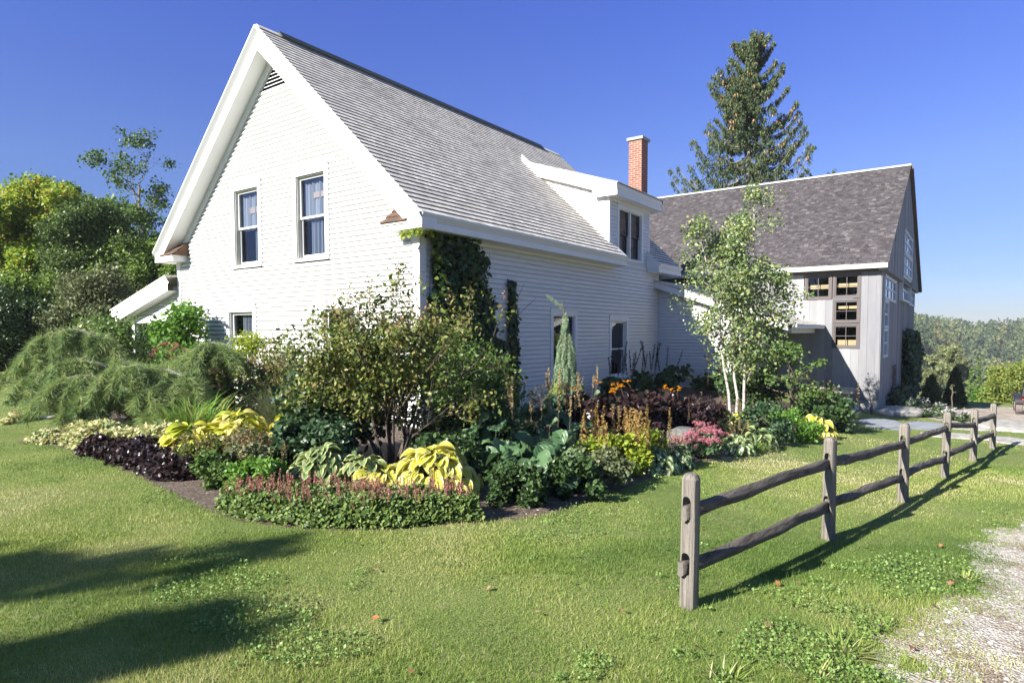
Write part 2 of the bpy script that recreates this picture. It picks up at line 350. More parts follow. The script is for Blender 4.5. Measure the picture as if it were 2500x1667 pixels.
def mat_brick():
    m, n, b = nmat("brick"); tc = n.nodes.new("ShaderNodeTexCoord"); mp = n.nodes.new("ShaderNodeCombineXYZ"); sp = n.nodes.new("ShaderNodeSeparateXYZ")
    n.links.new(tc.outputs['Object'], sp.inputs[0]); ad = N(n, "ShaderNodeMath", operation='ADD'); n.links.new(sp.outputs[0], ad.inputs[0]); n.links.new(sp.outputs[1], ad.inputs[1])
    n.links.new(ad.outputs[0], mp.inputs[0]); n.links.new(sp.outputs[2], mp.inputs[1])
    br = N(n, "ShaderNodeTexBrick"); br.inputs['Scale'].default_value = 1; br.inputs['Brick Width'].default_value = .215; br.inputs['Row Height'].default_value = .074; br.inputs['Mortar Size'].default_value = .011
    br.inputs['Color1'].default_value = (.26,.085,.055,1); br.inputs['Color2'].default_value = (.17,.06,.045,1); br.inputs['Mortar'].default_value = (.34,.27,.22,1); br.inputs['Bias'].default_value = -.1
    n.links.new(mp.outputs[0], br.inputs['Vector']); g = noise(n, 9, 4, .7); gr = ramp(n, [(.3,(.65,.6,.55)),(.7,(1.25,1.2,1.15))]); n.links.new(g.outputs[0], gr.inputs[0])
    n.links.new(mixc(n, br.outputs[0], gr.outputs[0], .8, 'MULTIPLY'), b.inputs['Base Color']); b.inputs['Roughness'].default_value = .9
    inv = N(n, "ShaderNodeMath", operation='SUBTRACT'); inv.inputs[0].default_value = 1; n.links.new(br.outputs['Fac'], inv.inputs[1]); bump(n, b, inv.outputs[0], .6, .01); return m
M['brick'] = mat_brick()
M['stone'] = mat_plain("grey stone", (.30,.30,.285), .9, .35, 6, .2, .6)
M['concrete'] = mat_plain("chimney cap stone", (.30,.31,.27), .85, .2, 5, .3, .3)

# ------------------------------------------------------------------ house
W, O, E, ZR, ZE, LEN, L1 = 8.672, .394, .43, 8.262, 3.82, 11.774, 7.71
SL = (ZR-ZE)/(W/2+E)                                  # roof slope (rise over run)
def roofz(x): return ZR - SL*abs(x+W/2)
CN = math.hypot(1, SL)                                # length factor along the slope
house = empty("clapboard_house", (0,0,0), label="white clapboard house with steep weathered shingle roof, dormer and brick chimney", cat="house")

def uvbox(mb, pl, u0, u1, z0, z1, n0, n1, r=None, m=0):
    """box on a wall plane. pl = ('x', X): wall faces +X, u is Y;  ('y', Y): wall faces -Y, u is X; n measured outwards"""
    if pl[0] == 'x': mb.box(pl[1]+n0, pl[1]+n1, u0, u1, z0, z1, r, m)
    else: mb.box(u0, u1, pl[1]-n1, pl[1]-n0, z0, z1, r, m)
def siding(mb, pl, z0, z1, bounds, holes, ex=.102, lip=.025, gap=.005, cham=.008):
    z = z0
    while z < z1-1e-6:
        zt = min(z+ex, z1); zm = (z+zt)/2; a, b = bounds(zm)
        iv = [(a, b)] if b > a else []
        for (h0, h1, g0, g1_) in holes:
            if g0 < zm < g1_:
                nv = []
                for (p, q) in iv:
                    if h1 <= p or h0 >= q: nv.append((p,q))
                    else:
                        if h0 > p: nv.append((p, h0))
                        if h1 < q: nv.append((h1, q))
                iv = nv
        for (p, q) in iv:
            r = random.random(); no, ni = lip, .008; nc = lip-cham*1.15; zc = z+gap+cham
            zl = z+gap; pts = [(p,zc,no),(q,zc,no),(q,zt,ni),(p,zt,ni),(p,zl,-.035),(q,zl,-.035),(q,zt,-.035),(p,zt,-.035)]
            if pl[0] == 'x': P = [(pl[1]+n, u, zz) for u, zz, n in pts]
            else: P = [(u, pl[1]-n, zz) for u, zz, n in pts]
            ch_ = [(pl[1]+nc,u,zl) if pl[0]=='x' else (u,pl[1]-nc,zl) for u in (p,q)]
            mb.face([P[0],P[1],P[2],P[3]], r); mb.face([ch_[0],ch_[1],P[1],P[0]], r); mb.face([P[4],P[5],ch_[1],ch_[0]], r); mb.face([P[0],P[3],P[7],P[4]], r); mb.face([P[1],P[5],P[6],P[2]], r); mb.face([P[3],P[2],P[6],P[7]], r)
            bz_ = [(p,z-.01,-.034),(q,z-.01,-.034),(q,zl+.01,-.034),(p,zl+.01,-.034)]; mb.face([(pl[1]+n,u,zz) if pl[0]=='x' else (u,pl[1]-n,zz) for u,zz,n in bz_], r)
        z = zt
# windows as (u0,u1,z0,z1) outer casing rectangles
GW = [(-6.06,-4.875,3.245,5.19), (-3.70,-2.517,3.245,5.19)]           # gable, upper
GL = [(-6.385,-5.165,1.28,2.38), (-2.84,-1.62,1.28,2.38)]             # gable, lower
EWI, EWA, EWB = (1.28,2.33,.45,2.32), (4.40,5.66,.12,2.30), (7.45,8.64,.40,2.21)
DW = (7.90,9.62,3.80,5.33)
holes_g = [(a+.02,b-.02,c+.02,d-.02) for a,b,c,d in GW+GL]
holes_e = [(a+.02,b-.02,c+.02,d-.02) for a,b,c,d in (EWI,EWA,EWB,DW)]
cb = .13
wl = MB(); siding(wl, ('y',0), -.25, 7.04, lambda z: (max(-W+.14, -W/2-(ZR-z)/SL+.1), min(-cb-.01, -W/2+(ZR-z)/SL-.1)), holes_g, lip=.038, gap=.012, cham=.021)
wl.build("gable_wall", M['clap'], house)
wl = MB(); siding(wl, ('x',0), -.3, 3.62, lambda z: (cb, 10.88), holes_e); siding(wl, ('x',0), 3.62, 5.42, lambda z: (7.46,10.06), holes_e)
wl.build("side_wall", M['clap'], house)
tr = MB()   # corner boards, frieze boards, water table
uvbox(tr, ('y',0), -W, -W+.15, -.3, 3.5, -.05, .042); uvbox(tr, ('y',0), -cb, .03, -.3, 3.62, -.02, .042)
uvbox(tr, ('x',0), -.0, .13, -.3, 3.62, -.02, .032)
uvbox(tr, ('x',0), .13, 7.6, 3.50, 3.66, 0, .028)
for s in (-1, 1):   # sloped frieze board under the rake soffit
    a = (-W/2, ZR-.50); e = (-W/2+s*(W/2-.05), ZR-.50-SL*(W/2-.05)); q = .15*CN
    pts = [a, e, (e[0], e[1]-q), (a[0], a[1]-q)]
    tr.prism(pts, lambda p: (p[0], .02, p[1]), lambda p: (p[0], -.055, p[1]))
tr.build("corner_and_frieze_boards", M['white'], house)
# solid backing so no light passes behind the clapboards
bk = MB(); bk.box(-W+.02, -.05, .06, .09, -.3, .9); bk.build("foundation", M['white'], house)
bm_ = MB(); bm_.face([(-W,LEN-.4,-.3),(-W,.0,-.3),(-W,0,3.55),(-W,LEN-.4,3.55)]); bm_.face([(-.02,LEN-.4,3.5),(-W,LEN-.4,3.5),(-W/2,LEN-.4,ZR-.35)]); bm_.build("back_wall", M['clap'], house)

# roof
def shingles(mb, p_eave, along, up, nrm, L, Hs, ex, wavg, keep=None, lift=.014, rj=1., split=False):
    """courses from eave up; keep(cu, ch) filters"""
    P0, A, U, Nn = map(lambda t: np.array(t, float), (p_eave, along, up, nrm)); k = 0; h = 0.
    while h < Hs-.01:
        x = -random.random()*wavg; t = min(ex, Hs-h)
        while x < L:
            wd = wavg*random.uniform(.55,1.5); a = max(0, x); b = min(L, x+wd-.004); x += wd
            if b-a < .01: continue
            if keep and not keep((a+b)/2, h+t/2): continue
            j = random.uniform(-.005,.005)*rj; lo = h-.004+j; n1 = lift*random.uniform(.95,1.1); r = random.random()
            c = lambda s, hh, n: tuple(P0+A*s+U*hh+Nn*n)
            f = [c(a,lo,n1), c(b,lo,n1), c(b,h+t+.01,.003), c(a,h+t+.01,.003)]
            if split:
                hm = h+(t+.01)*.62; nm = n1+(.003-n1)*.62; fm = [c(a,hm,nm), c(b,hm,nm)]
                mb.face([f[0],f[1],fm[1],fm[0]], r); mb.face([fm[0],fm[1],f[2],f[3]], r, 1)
            else: mb.face(f, r)
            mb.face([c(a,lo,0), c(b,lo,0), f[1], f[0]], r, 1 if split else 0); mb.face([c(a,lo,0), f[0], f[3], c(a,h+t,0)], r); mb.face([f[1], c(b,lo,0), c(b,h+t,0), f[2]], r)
        h += ex; k += 1
run = W/2+E; Hs = run*CN; ux = 1/CN; uz = SL/CN
sh = MB()
def keepR(a, h):
    xw = E - h*ux; y = a-O-.01
    if xw > -.03 and 7.70 < y < 9.97: return False
    if xw > -2.7 and 7.5 < y < 10.0: return False
    return True
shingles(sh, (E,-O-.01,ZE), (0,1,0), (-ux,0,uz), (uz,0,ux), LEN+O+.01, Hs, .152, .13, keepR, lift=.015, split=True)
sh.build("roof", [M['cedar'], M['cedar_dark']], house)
sh = MB(); shingles(sh, (-W-E,-O-.01,ZE), (0,1,0), (ux,0,uz), (-uz,0,ux), LEN+O+.01, Hs, .118, .3); sh.build("far_roof_slope", M['cedar'], house)
rc = MB()    # ridge: two cedar boards at the ends, black vent roll between
for s in (-1, 1):
    P = lambda y, d, n: (-W/2+s*(d*ux+n*uz), y, ZR-d*uz+n*ux)
    rc.hexa([P(-O-.02,0,.012),P(-O-.02,.14,.012),P(LEN,.14,.012),P(LEN,0,.012),P(-O-.02,0,.03),P(-O-.02,.14,.03),P(LEN,.14,.03),P(LEN,0,.03)])
rc.build("ridge_board", M['cedar'], house)
rc = MB()
for s in (-1,1):
    P = lambda y, d, n: (-W/2+s*(d*ux+n*uz), y, ZR-d*uz+n*ux)
    rc.hexa([P(.12,-.02,.03),P(.12,.17,.03),P(10.6,.17,.03),P(10.6,-.02,.03),P(.12,-.02,.075),P(.12,.17,.06),P(10.6,.17,.06),P(10.6,-.02,.075)])
rc.build("ridge_vent", M['ridge'], house)
# deck under shingles (soffit side)
dk = MB()
def deck(xe, y0, y1, xr=-W/2, s=1):
    P = lambda x, y, n: (x, y, roofz(x)-n)
    dk.hexa([P(xe,y0,.06),P(xr,y0,.06),P(xr,y1,.06),P(xe,y1,.06),P(xe,y0,.004),P(xr,y0,.004),P(xr,y1,.004),P(xe,y1,.004)])
deck(E-.01,-O,L1); deck(-.05,L1,9.95,-2.6) if False else None
deck(-2.4,L1,9.95); deck(E-.01,9.95,LEN); deck(-W-E+.01,-O,LEN)
dk.build("roof_deck", M['white'], house)
# rakes: crown band leaning back, then flat fascia, then soffit
rk = MB(); TD = .50       # vertical depth at the apex
for s in (-1,1):
    def pt(d, drop, y): return (-W/2+s*d, y, ZR-SL*d-drop)
    d1 = run; A, B, C_, D_ = .0, .035, .20, .375
    for (y0a,dr0),(y0b,dr1) in (((-O-.06,0),(-O-.06,B)),((-O-.06,B),(-O+.10,.215)),((-O+.10,.215),(-O+.0,.22))):
        rk.face([pt(0,dr0,y0a),pt(d1,dr0,y0a),pt(d1,dr1,y0b),pt(0,dr1,y0b)][::s])
    dC = (ZR-TD-3.56)/SL; rk.face([pt(0,.22,-O),pt(d1,.22,-O),(-W/2+s*d1,-O,3.562),(-W/2+s*dC,-O,3.562),pt(0,TD,-O)][::s])
    rk.face([pt(0,TD,-O),pt(d1-.4,TD,-O),pt(d1-.4,TD,.0),pt(0,TD,.0)][::s])          # soffit
    rk.face([pt(0,0,-O-.06),pt(d1,0,-O-.06),pt(d1,0,-O+.1),pt(0,0,-O+.1)][::-s])
rk.build("rake_boards", M['white'], house)
# eaves with crown, fascia and soffit
def eave(mb, y0, y1, s=1):
    X = lambda x: x if s == 1 else -W-x
    prof = [(E+.03,ZE-.002),(E+.03,ZE-.035),(E-.05,ZE-.14),(E-.02,ZE-.145),(E-.02,ZE-.26),(E-.08,ZE-.262),(0,ZE-.262),(0,ZE-.05)]
    mb.prism(prof, lambda p: (X(p[0]), y0, p[1]), lambda p: (X(p[0]), y1, p[1]))
for q in ((-O+.002, L1, 1), (9.95, LEN, 1), (-O+.002, LEN, -1)):
    ev = MB(); eave(ev, *q); ev.build("eave_board", M['white'], house)
# small rake end pieces either side of the dormer
for y0, y1 in ((L1+.001,L1+.025),(9.925,9.949)):
    ev = MB(); ev.prism([(E,ZE-.005),(-.0,roofz(0)-.005),(-.0,ZE-.15),(E-.02,ZE-.15)] , lambda p: (p[0],y0,p[1]), lambda p: (p[0],y1,p[1])); ev.build("eave_end_board", M['white'], house)
# cornice returns
for s in (1,-1):
    c = MB(); X = (lambda x: x) if s == 1 else (lambda x: -W-x)
    xa, xb = -.50, E-.0
    c.prism([(xa,3.56),(xb,3.56),(xb,3.80),(xb-.12,3.80),(xa,3.66)], lambda p: (X(p[0]),-O+.006,p[1]), lambda p: (X(p[0]),0,p[1]))
    c.prism([(xa-.0,3.665),(xb-.1,3.665),(xb-.1,3.70),(xa-.04,3.70)], lambda p: (X(p[0]),-O-.02,p[1]), lambda p: (X(p[0]),0,p[1]))
    c.prism([(-.16,3.36),(.02,3.36),(.02,3.56),(-.22,3.56)], lambda p: (X(p[0]),-.045,p[1]), lambda p: (X(p[0]),0,p[1])) 
    c = c.build("cornice_return", M['white'], house)
    q = MB()
    y_a, z_a, y_b, z_b = -O-.035, 3.70, -.0, 4.075; xl, xr = xa-.07, .08; nr = 3
    for i in range(nr):
        for k in range(6):
            f0, f1 = k/6, (k+1)/6; t0, t1 = i/nr, (i+1)/nr; r_ = random.random(); xx0, xx1 = xl+(xr-xl)*f0+.003, xl+(xr-xl)*f1-.003
            pt_ = lambda x, t, n: (X(x), y_a+(y_b-y_a)*t-n*.7, z_a+(z_b-z_a)*t+n*.7)
            q.face([pt_(xx0,t0,.02),pt_(xx1,t0,.02),pt_(xx1,t1,.002),pt_(xx0,t1,.002)], r_); q.face([pt_(xx0,t0,-.012),pt_(xx1,t0,-.012),pt_(xx1,t0,.02),pt_(xx0,t0,.02)], r_)
    q.face([(X(xl),y_a,z_a-.01),(X(xl),y_b,z_b),(X(xl),y_b,z_a-.01)], .5)
    q.build("return_roof", M['cedar_new'], c)
# gable louvre
lv = MB()
zb, zt = 7.06, 7.70
i = 0; z = zb+.03
while z < zt-.03:
    hw = (ZR-.50-.15*CN - z)/SL - .02
    if hw > .04: lv.hexa([(-W/2-hw,-.03,z-.035),(-W/2+hw,-.03,z-.035),(-W/2+hw,.05,z+.02),(-W/2-hw,.05,z+.02),(-W/2-hw,-.03,z-.02),(-W/2+hw,-.03,z-.02),(-W/2+hw,.05,z+.035),(-W/2-hw,.05,z+.035)])
    z += .078
hw = (ZR-.50-.15*CN-zb)/SL+.05
lv.box(-W/2-hw, -W/2+hw, -.035, .0, zb-.035, zb); lvo = lv.build("gable_louvre", M['white'], house)
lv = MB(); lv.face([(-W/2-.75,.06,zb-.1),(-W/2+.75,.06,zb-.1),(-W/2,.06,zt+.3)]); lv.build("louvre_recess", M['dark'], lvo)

# windows
def window(parent, pl, rect, cw=.115, head=.15, style='double', sash='white', jamb=True, curtain=None, blind=None, split=None, top_clip=None, apron=.06, mull=0, name="window", depth=.45):
    u0,u1,z0,z1 = rect
    fr = MB(); t = .044 if pl[0] == 'y' else .036
    uvbox(fr, pl, u0, u0+cw, z0+.0, z1-head, -.02, t); uvbox(fr, pl, u1-cw, u1, z0, z1-head, -.02, t); uvbox(fr, pl, u0-.0, u1+.0, z1-head, z1, -.02, t+.003)
    uvbox(fr, pl, u0-.012, u1+.012, z1, z1+.022, -.02, t+.02)
    uvbox(fr, pl, u0-.005, u1+.005, z0, z0+apron, -.02, t+.022)
    win = fr.build(name, M['white'], parent)
    a,b,c,d = u0+cw, u1-cw, z0+apron, z1-head
    jb = MB()
    for q in ((a,a+.022,c,d),(b-.022,b,c,d),(a+.022,b-.022,d-.022,d),(a+.022,b-.022,c,c+.02)): uvbox(jb, pl, *q, -.13, .012)
    jb.build("jamb", M['jamb' if jamb else 'white'], win)
    SM = M['white'] if sash == 'white' else M['sashdark']; lights = [(a+.022,b-.022)] if not mull else [(a+.022,(a+b)/2-.035),((a+b)/2+.035,b-.022)]
    if mull:
        mm = MB(); uvbox(mm, pl, (a+b)/2-.035, (a+b)/2+.035, c+.02, d-.022, -.1, .015); mm.build("mullion", M['white'], win)
    for (p,q) in lights:
        zm = c+(d-c)*(.5 if split is None else split)
        for k, (lo,hi,nb) in enumerate(((zm-.02,d-.022,-.045),(c+.02,zm+.02,-.085))):
            s_ = MB(); e = .042; eb = .042 if k == 0 else .07
            uvbox(s_, pl, p, p+e, lo, hi, nb-.03, nb); uvbox(s_, pl, q-e, q, lo, hi, nb-.03, nb); uvbox(s_, pl, p+e, q-e, hi-e, hi, nb-.03, nb); uvbox(s_, pl, p+e, q-e, lo, lo+eb, nb-.03, nb)
            s_.build("sash", SM, win)
            g = MB()
            if pl[0] == 'x': X = pl[1]+nb-.018; g.face([(X,p+e,lo+eb),(X,q-e,lo+eb),(X,q-e,hi-e),(X,p+e,hi-e)])
            else: Y = pl[1]-nb+.018; g.face([(p+e,Y,lo+eb),(q-e,Y,lo+eb),(q-e,Y,hi-e),(p+e,Y,hi-e)])
            g.build("pane", M['glass'], win)
    rm = MB(); n0, n1 = -.13-depth, -.13      # dark room behind
    def pt(u,z,n): return (pl[1]+n,u,z) if pl[0]=='x' else (u,pl[1]-n,z)
    rm.face([pt(a,c,n0),pt(b,c,n0),pt(b,d,n0),pt(a,d,n0)]); 
    for (p,q,s,t_) in ((a,a,c,d),(b,b,c,d)): rm.face([pt(p,c,n0),pt(p,d,n0),pt(p,d,n1),pt(p,c,n1)])
    for zz in (c,d): rm.face([pt(a,zz,n0),pt(b,zz,n0),pt(b,zz,n1),pt(a,zz,n1)])
    rm.build("room_recess", M['dark'], win)
    if curtain:
        for (c0,c1,z_0,z_1) in curtain:
            cu = MB(); n = 40; uu0, uu1 = a+(b-a)*c0, a+(b-a)*c1; za, zb_ = c+(d-c)*z_0, c+(d-c)*z_1; pv = None
            for k in range(n+1):
                u = uu0+(uu1-uu0)*k/n; nn = -.17-.02*math.sin(k*1.25)-.012*math.sin(k*.7+1)
                if pv: cu.face([pt(pv[0],za,pv[1]),pt(u,za,nn),pt(u,zb_,nn),pt(pv[0],zb_,pv[1])], .5)
                pv = (u, nn)
            cu.build("curtain", M['curtain'], win, smooth=True)
    if blind:
        bl = MB(); uvbox(bl, pl, a+(b-a)*blind[0], a+(b-a)*blind[1], c+(d-c)*blind[2], c+(d-c)*blind[3], -.21, -.155); bl.build("rolled_blind", M['blind'], win)
    return win
window(house, ('y',0), GW[0], curtain=[(0,1,.47,1),(.55,1,.0,.5)], blind=(.3,1,.70,.78))
window(house, ('y',0), GW[1], curtain=[(0,1,.47,1),(.25,.75,.0,.5)], blind=(.35,1,.74,.81))
for q in GL: window(house, ('y',0), q, split=.35, curtain=[(.25,.75,0,1)])
window(house, ('x',0), EWI, sash='dark', jamb=False); window(house, ('x',0), EWA, sash='dark', jamb=False, split=.62, name="tall_window")
window(house, ('x',0), EWB, sash='white', jamb=False, split=.5)
window(house, ('x',0), DW, sash='dark', jamb=False, mull=1, cw=.10, head=.1, curtain=[(.1,.35,.0,1),(.55,.85,.3,1)])

# dormer
dm = MB(); XD = .35; yA, yB = 7.42, 10.10; zf = 5.76; sl = .335
def dz(x): return zf - sl*(x-XD)
def dz_in(y): return y
cheek = MB(); z = roofz(0)
while z < 6.4:
    x1 = 0-.12; x0 = -W/2+(ZR-z)/SL-.2
    top = XD-(z-zf+.42)/sl; 
    if top < x1: x1 = top
    r = random.random()
    if x1 > x0: 
        cheek.face([(x0,yA-.021,z),(x1,yA-.021,z),(x1,yA-.004,z+.112),(x0,yA-.004,z+.112)], r); cheek.face([(x0,yA,z),(x1,yA,z),(x1,yA-.021,z),(x0,yA-.021,z)], r)
    z += .102
dm.face([(-2.6,yA-.001,6.5),(0,yA-.001,5.5),(0,yA-.001,4.0),(-2.6,yA-.001,6.2)]); dm.face([(-2.6,yB,6.5),(0,yB,5.5),(0,yB,4.0),(-2.6,yB,6.2)])
dorm = dm.build("dormer", M['white'], house); cheek.build("dormer_cheek", M['clap'], dorm)
db = MB()
uvbox(db, ('x',0), yA-.01, yA+.085, roofz(0)-.1, 5.47, -.02, .03); uvbox(db, ('x',0), yB-.085, yB+.01, 3.9, 5.47, -.02, .03); uvbox(db, ('x',0), yA+.085, yB-.085, 5.36, 5.47, -.01, .03)
db.box(-.14, .03, yA-.032, yA-.008, roofz(0)-.0, 5.47)
db.prism([(-.14,roofz(-.14)),(-.14,roofz(-.14)+.14),(-2.9,roofz(-2.9)+.14),(-2.9,roofz(-2.9))], lambda p: (p[0],yA-.03,p[1]), lambda p: (p[0],yA-.002,p[1]))
# roof slab edge boards: front fascia, near rake, soffit
y0, y1 = yA-.20, yB+.25; xu = -2.93
db.prism([(XD,zf-.01),(XD,zf-.09),(XD-.04,zf-.16),(XD-.02,zf-.165),(XD-.02,zf-.32),(.0,zf-.32),(0,zf-.05)], lambda p: (p[0],y0+.003,p[1]), lambda p: (p[0],y1-.003,p[1]))
for ya, yb, s_ in ((y0,y0+.03,1),(y1-.03,y1,1)):
    db.prism([(XD,zf-.005),(xu,dz(xu)-.005),(xu+.06,dz(xu)-.18),(XD,zf-.17)], lambda p: (p[0],ya-.03,p[1]), lambda p: (p[0],yb,p[1]))
    db.prism([(XD-.005,zf-.17),(xu+.1,dz(xu)-.20),(xu+.3,dz(xu)-.42),(-.4,dz(-.4)-.36),(-.4,zf-.32),(XD-.005,zf-.32)], lambda p: (p[0],ya,p[1]), lambda p: (p[0],yb,p[1]))
db.prism([(-.42,dz(-.4)-.3),(-.42,dz(-.4)-.352),(-2.6,dz(-2.6)-.352),(-2.6,dz(-2.6)-.3)], lambda p: (p[0],y0+.03,p[1]), lambda p: (p[0],yA,p[1]))
db.prism([(-.3,5.30),(-.12,5.30),(-.12,5.47),(-.38,5.47)], lambda p: (p[0],yA-.045,p[1]), lambda p: (p[0],yA,p[1]))
db.build("dormer_trim", M['white'], dorm)
ds = MB(); Ld = math.hypot(XD-xu, sl*(XD-xu)); cs = 1/math.hypot(1,sl)
ds.hexa([(XD,y0,zf-.02),(xu,y0,dz(xu)-.02),(xu,y1,dz(xu)-.02),(XD,y1,zf-.02),(XD,y0,zf+.006),(xu,y0,dz(xu)+.006),(xu,y1,dz(xu)+.006),(XD,y1,zf+.006)], .3)
shingles(ds, (XD+.03,y0-.03,zf+.0), (0,1,0), (-cs,0,sl*cs), (sl*cs,0,cs), y1-y0+.06, Ld, .13, .14); ds.build("dormer_roof", M['cedar'], dorm)

# chimney
ch = MB(); cx0, cx1, cy0, cy1 = -1.62, -1.14, 12.05, 12.55
ch.box(cx0, cx1, cy0, cy1, 3, 8.33); cho = ch.build("chimney", M['brick'], house)
ch = MB(); ch.box(cx0-.06, cx1+.06, cy0-.06, cy1+.06, 8.335, 8.43); ch.build("chimney_cap", M['concrete'], cho)

# left lean-to porch of the house
lp = MB(); siding(lp, ('y',.02), 2.24, 3.3, lambda z: (-8.7-(3.0-z)/.28 if z > 2.3 else -11.0, -W-.0), []); lp.build("porch_gable_wall", M['clap'], house)
lp = MB(); zt = lambda x: 3.20-.252*(-8.67-x)
for (y0a,d0),(y0b,d1_) in (((-.34,0),(-.34,.03)),((-.34,.03),(-.26,.17)),((-.26,.17),(-.30,.175)),((-.30,.175),(-.30,.37))):
    lp.face([(-8.67,y0a,zt(-8.67)-d0),(-11.75,y0a,zt(-11.75)-d0),(-11.75,y0b,zt(-11.75)-d1_),(-8.67,y0b,zt(-8.67)-d1_)])
lp.face([(-8.67,-.30,zt(-8.67)-.37),(-11.75,-.30,zt(-11.75)-.37),(-11.75,.0,zt(-11.75)-.37),(-8.67,0,zt(-8.67)-.37)])
lp.box(-11.9,-11.6,-.33,5.5,2.20,2.42); lp.box(-11.5,-8.67,-.01,.12,2.02,2.22); lp.box(-11.35,-11.2,-.03,.12,-.1,2.02)
lp.build("porch_trim", M['white'], house)
lp = MB(); lp.hexa([(-8.67,-.36,zt(-8.67)),(-11.95,-.36,zt(-11.95)),(-11.95,6,zt(-11.95)),(-8.67,6,zt(-8.67)),(-8.67,-.36,zt(-8.67)+.03),(-11.95,-.36,zt(-11.95)+.03),(-11.95,6,zt(-11.95)+.03),(-8.67,6,zt(-8.67)+.03)])
lp.build("porch_roof", M['cedar'], house)

# right wing with shed roof
wg = MB(); ws_ = .34; wzt = lambda x: 3.36-ws_*x
siding(wg, ('y',10.88), -.65, 3.1, lambda z: (0.02, min(2.25,(3.25-z)/ws_)), []); siding(wg, ('x',2.36), -.7, 2.5, lambda z: (10.98,14.7), [(12.6,13.5,.0,1.9)]); wgo = wg.build("side_wing", M['clap'], house)
wt = MB(); uvbox(wt, ('y',10.88), 2.24, 2.39, -.7, 2.5, -.05, .03); uvbox(wt, ('x',2.36), 10.85, 11.0, -.7, 2.5, -.02, .03)
wt.prism([(-.0,wzt(0)-.02),(4.0,wzt(4.0)-.02),(4.0,wzt(4)-.22),(0,wzt(0)-.22)], lambda p: (p[0],10.52,p[1]), lambda p: (p[0],10.55,p[1]))
wt.prism([(-.0,wzt(0)-.20),(4.0,wzt(4.0)-.20),(4.0,wzt(4)-.22),(0,wzt(0)-.22)], lambda p: (p[0],10.55,p[1]), lambda p: (p[0],10.88,p[1]))
wt.box(4.12,4.24,10.5,14.66,1.84,1.96); wt.box(3.75,3.95,11.2,14.6,1.70,1.86); wt.build("wing_trim", M['white'], wgo)
wr = MB(); c2 = 1/math.hypot(1,ws_); wr.hexa([(4.2,10.5,wzt(4.2)-.03),(0,10.5,wzt(0)-.03),(0,14.65,wzt(0)-.03),(4.2,14.65,wzt(4.2)-.03),(4.2,10.5,wzt(4.2)),(0,10.5,wzt(0)),(0,14.65,wzt(0)),(4.2,14.65,wzt(4.2))], .3)
shingles(wr, (4.25,10.48,wzt(4.25)), (0,1,0), (-c2,0,ws_*c2), (ws_*c2,0,c2), 4.17, 4.5, .14, .14, lift=.02); wr.build("wing_roof", M['cedar'], wgo)
window(wgo, ('x',2.36), (12.55,13.55,-.05,1.95), sash='dark', jamb=False)
# ------------------------------------------------------------------ barn
def mat_boards():
    m, n, b = nmat("pale weathered boards"); r = ramp(n, [(0,(.13,.13,.14)),(.10,(.19,.19,.20)),(.5,(.235,.235,.242)),(1,(.275,.275,.28))]); n.links.new(rndattr(n), r.inputs[0])
    g = noise(n, 1, 5, .7, stretch=(9,9,.7)); gr = ramp(n, [(.3,(.82,.82,.84)),(.6,(1,1,1))]); n.links.new(g.outputs[0], gr.inputs[0])
    n.links.new(mixc(n, r.outputs[0], gr.outputs[0], 1., 'MULTIPLY'), b.inputs['Base Color']); b.inputs['Roughness'].default_value = .8; return m
M['boards'] = mat_boards()
M['barntrim'] = mat_plain("barn trim", (.42,.42,.40), .7, .1, 3)
M['barnframe'] = mat_plain("grey brown window frame", (.085,.072,.07), .6, .1, 3)
M['whiteframe'] = mat_plain("pale window frame", (.55,.60,.66), .5, .05)
M['beam'] = mat_plain("lit timber beam", (.62,.44,.24), .7, .15, 6)
barn = empty("barn", (0,0,0), label="pale board barn with steep purple-grey shingle roof and grid windows", cat="barn")
BX, BY0, BY1, BZE, RY = 5.83, 14.7, 29.3, 3.72, 22.0
BRZ = 8.40; bs = (BRZ-3.88)/(RY-14.4)
def bz(y): return BRZ - bs*abs(y-RY)
def boards(mb, pl, u0, u1, zfun0, zfun1, holes, wd=.23):
    u = u0
    while u < u1-1e-4:
        b = min(u1, u+wd*random.choice((.8,1,1,1.15))); um = (u+b)/2; n = random.uniform(.016,.03); r = random.random()
        segs = [(zfun0(um), zfun1(um))]
        for h0,h1,g0,g1_ in holes:
            if h0 < um < h1:
                nv = []
                for p, q in segs:
                    if g0 > p: nv.append((p, min(q,g0)))
                    if g1_ < q: nv.append((max(p,g1_), q))
                segs = nv
        for p, q in segs:
            if q > p: uvbox(mb, pl, u+.0015, b-.0015, p, q, 0, n, r)
        u = b
BH = [(3.60,4.47,2.80,3.62),(4.44,5.27,1.20,3.62)]
mb = MB(); boards(mb, ('y',BY0), -5.2, BX, lambda u: -.45, lambda u: 3.8, BH); 
mb.build("front_wall", M['boards'], barn)
SH = [(15.45,19.3,2.80,3.60),(15.45,16.75,.85,2.8),(20.7,29.0,2.95,3.7)]
mb = MB(); boards(mb, ('x',BX), BY0, BY1, lambda u: -.45, lambda u: 3.72, SH); mb.build("side_wall", M['boards'], barn)
mb = MB(); boards(mb, ('x',BX+.14), 14.42, 29.6, lambda u: 3.66, lambda u: max(3.67, bz(u)-.12), [(20.5,24.7,3.6,5.75)]); 
mb.prism([(14.42,3.66),(29.6,3.66),(29.6,3.74),(14.42,3.74)], lambda p: (BX-.05,p[0],p[1]), lambda p: (BX+.15,p[0],p[1]))
mb.build("gable_wall", M['boards'], barn)
mb = MB(); mb.box(-1,BX-.02,BY0+.03,BY0+.3,-1.6,-.44); mb.box(BX-.3,BX-.02,BY0+.3,BY1,-1.9,-.44); mb.build("foundation", M['stone'], barn)
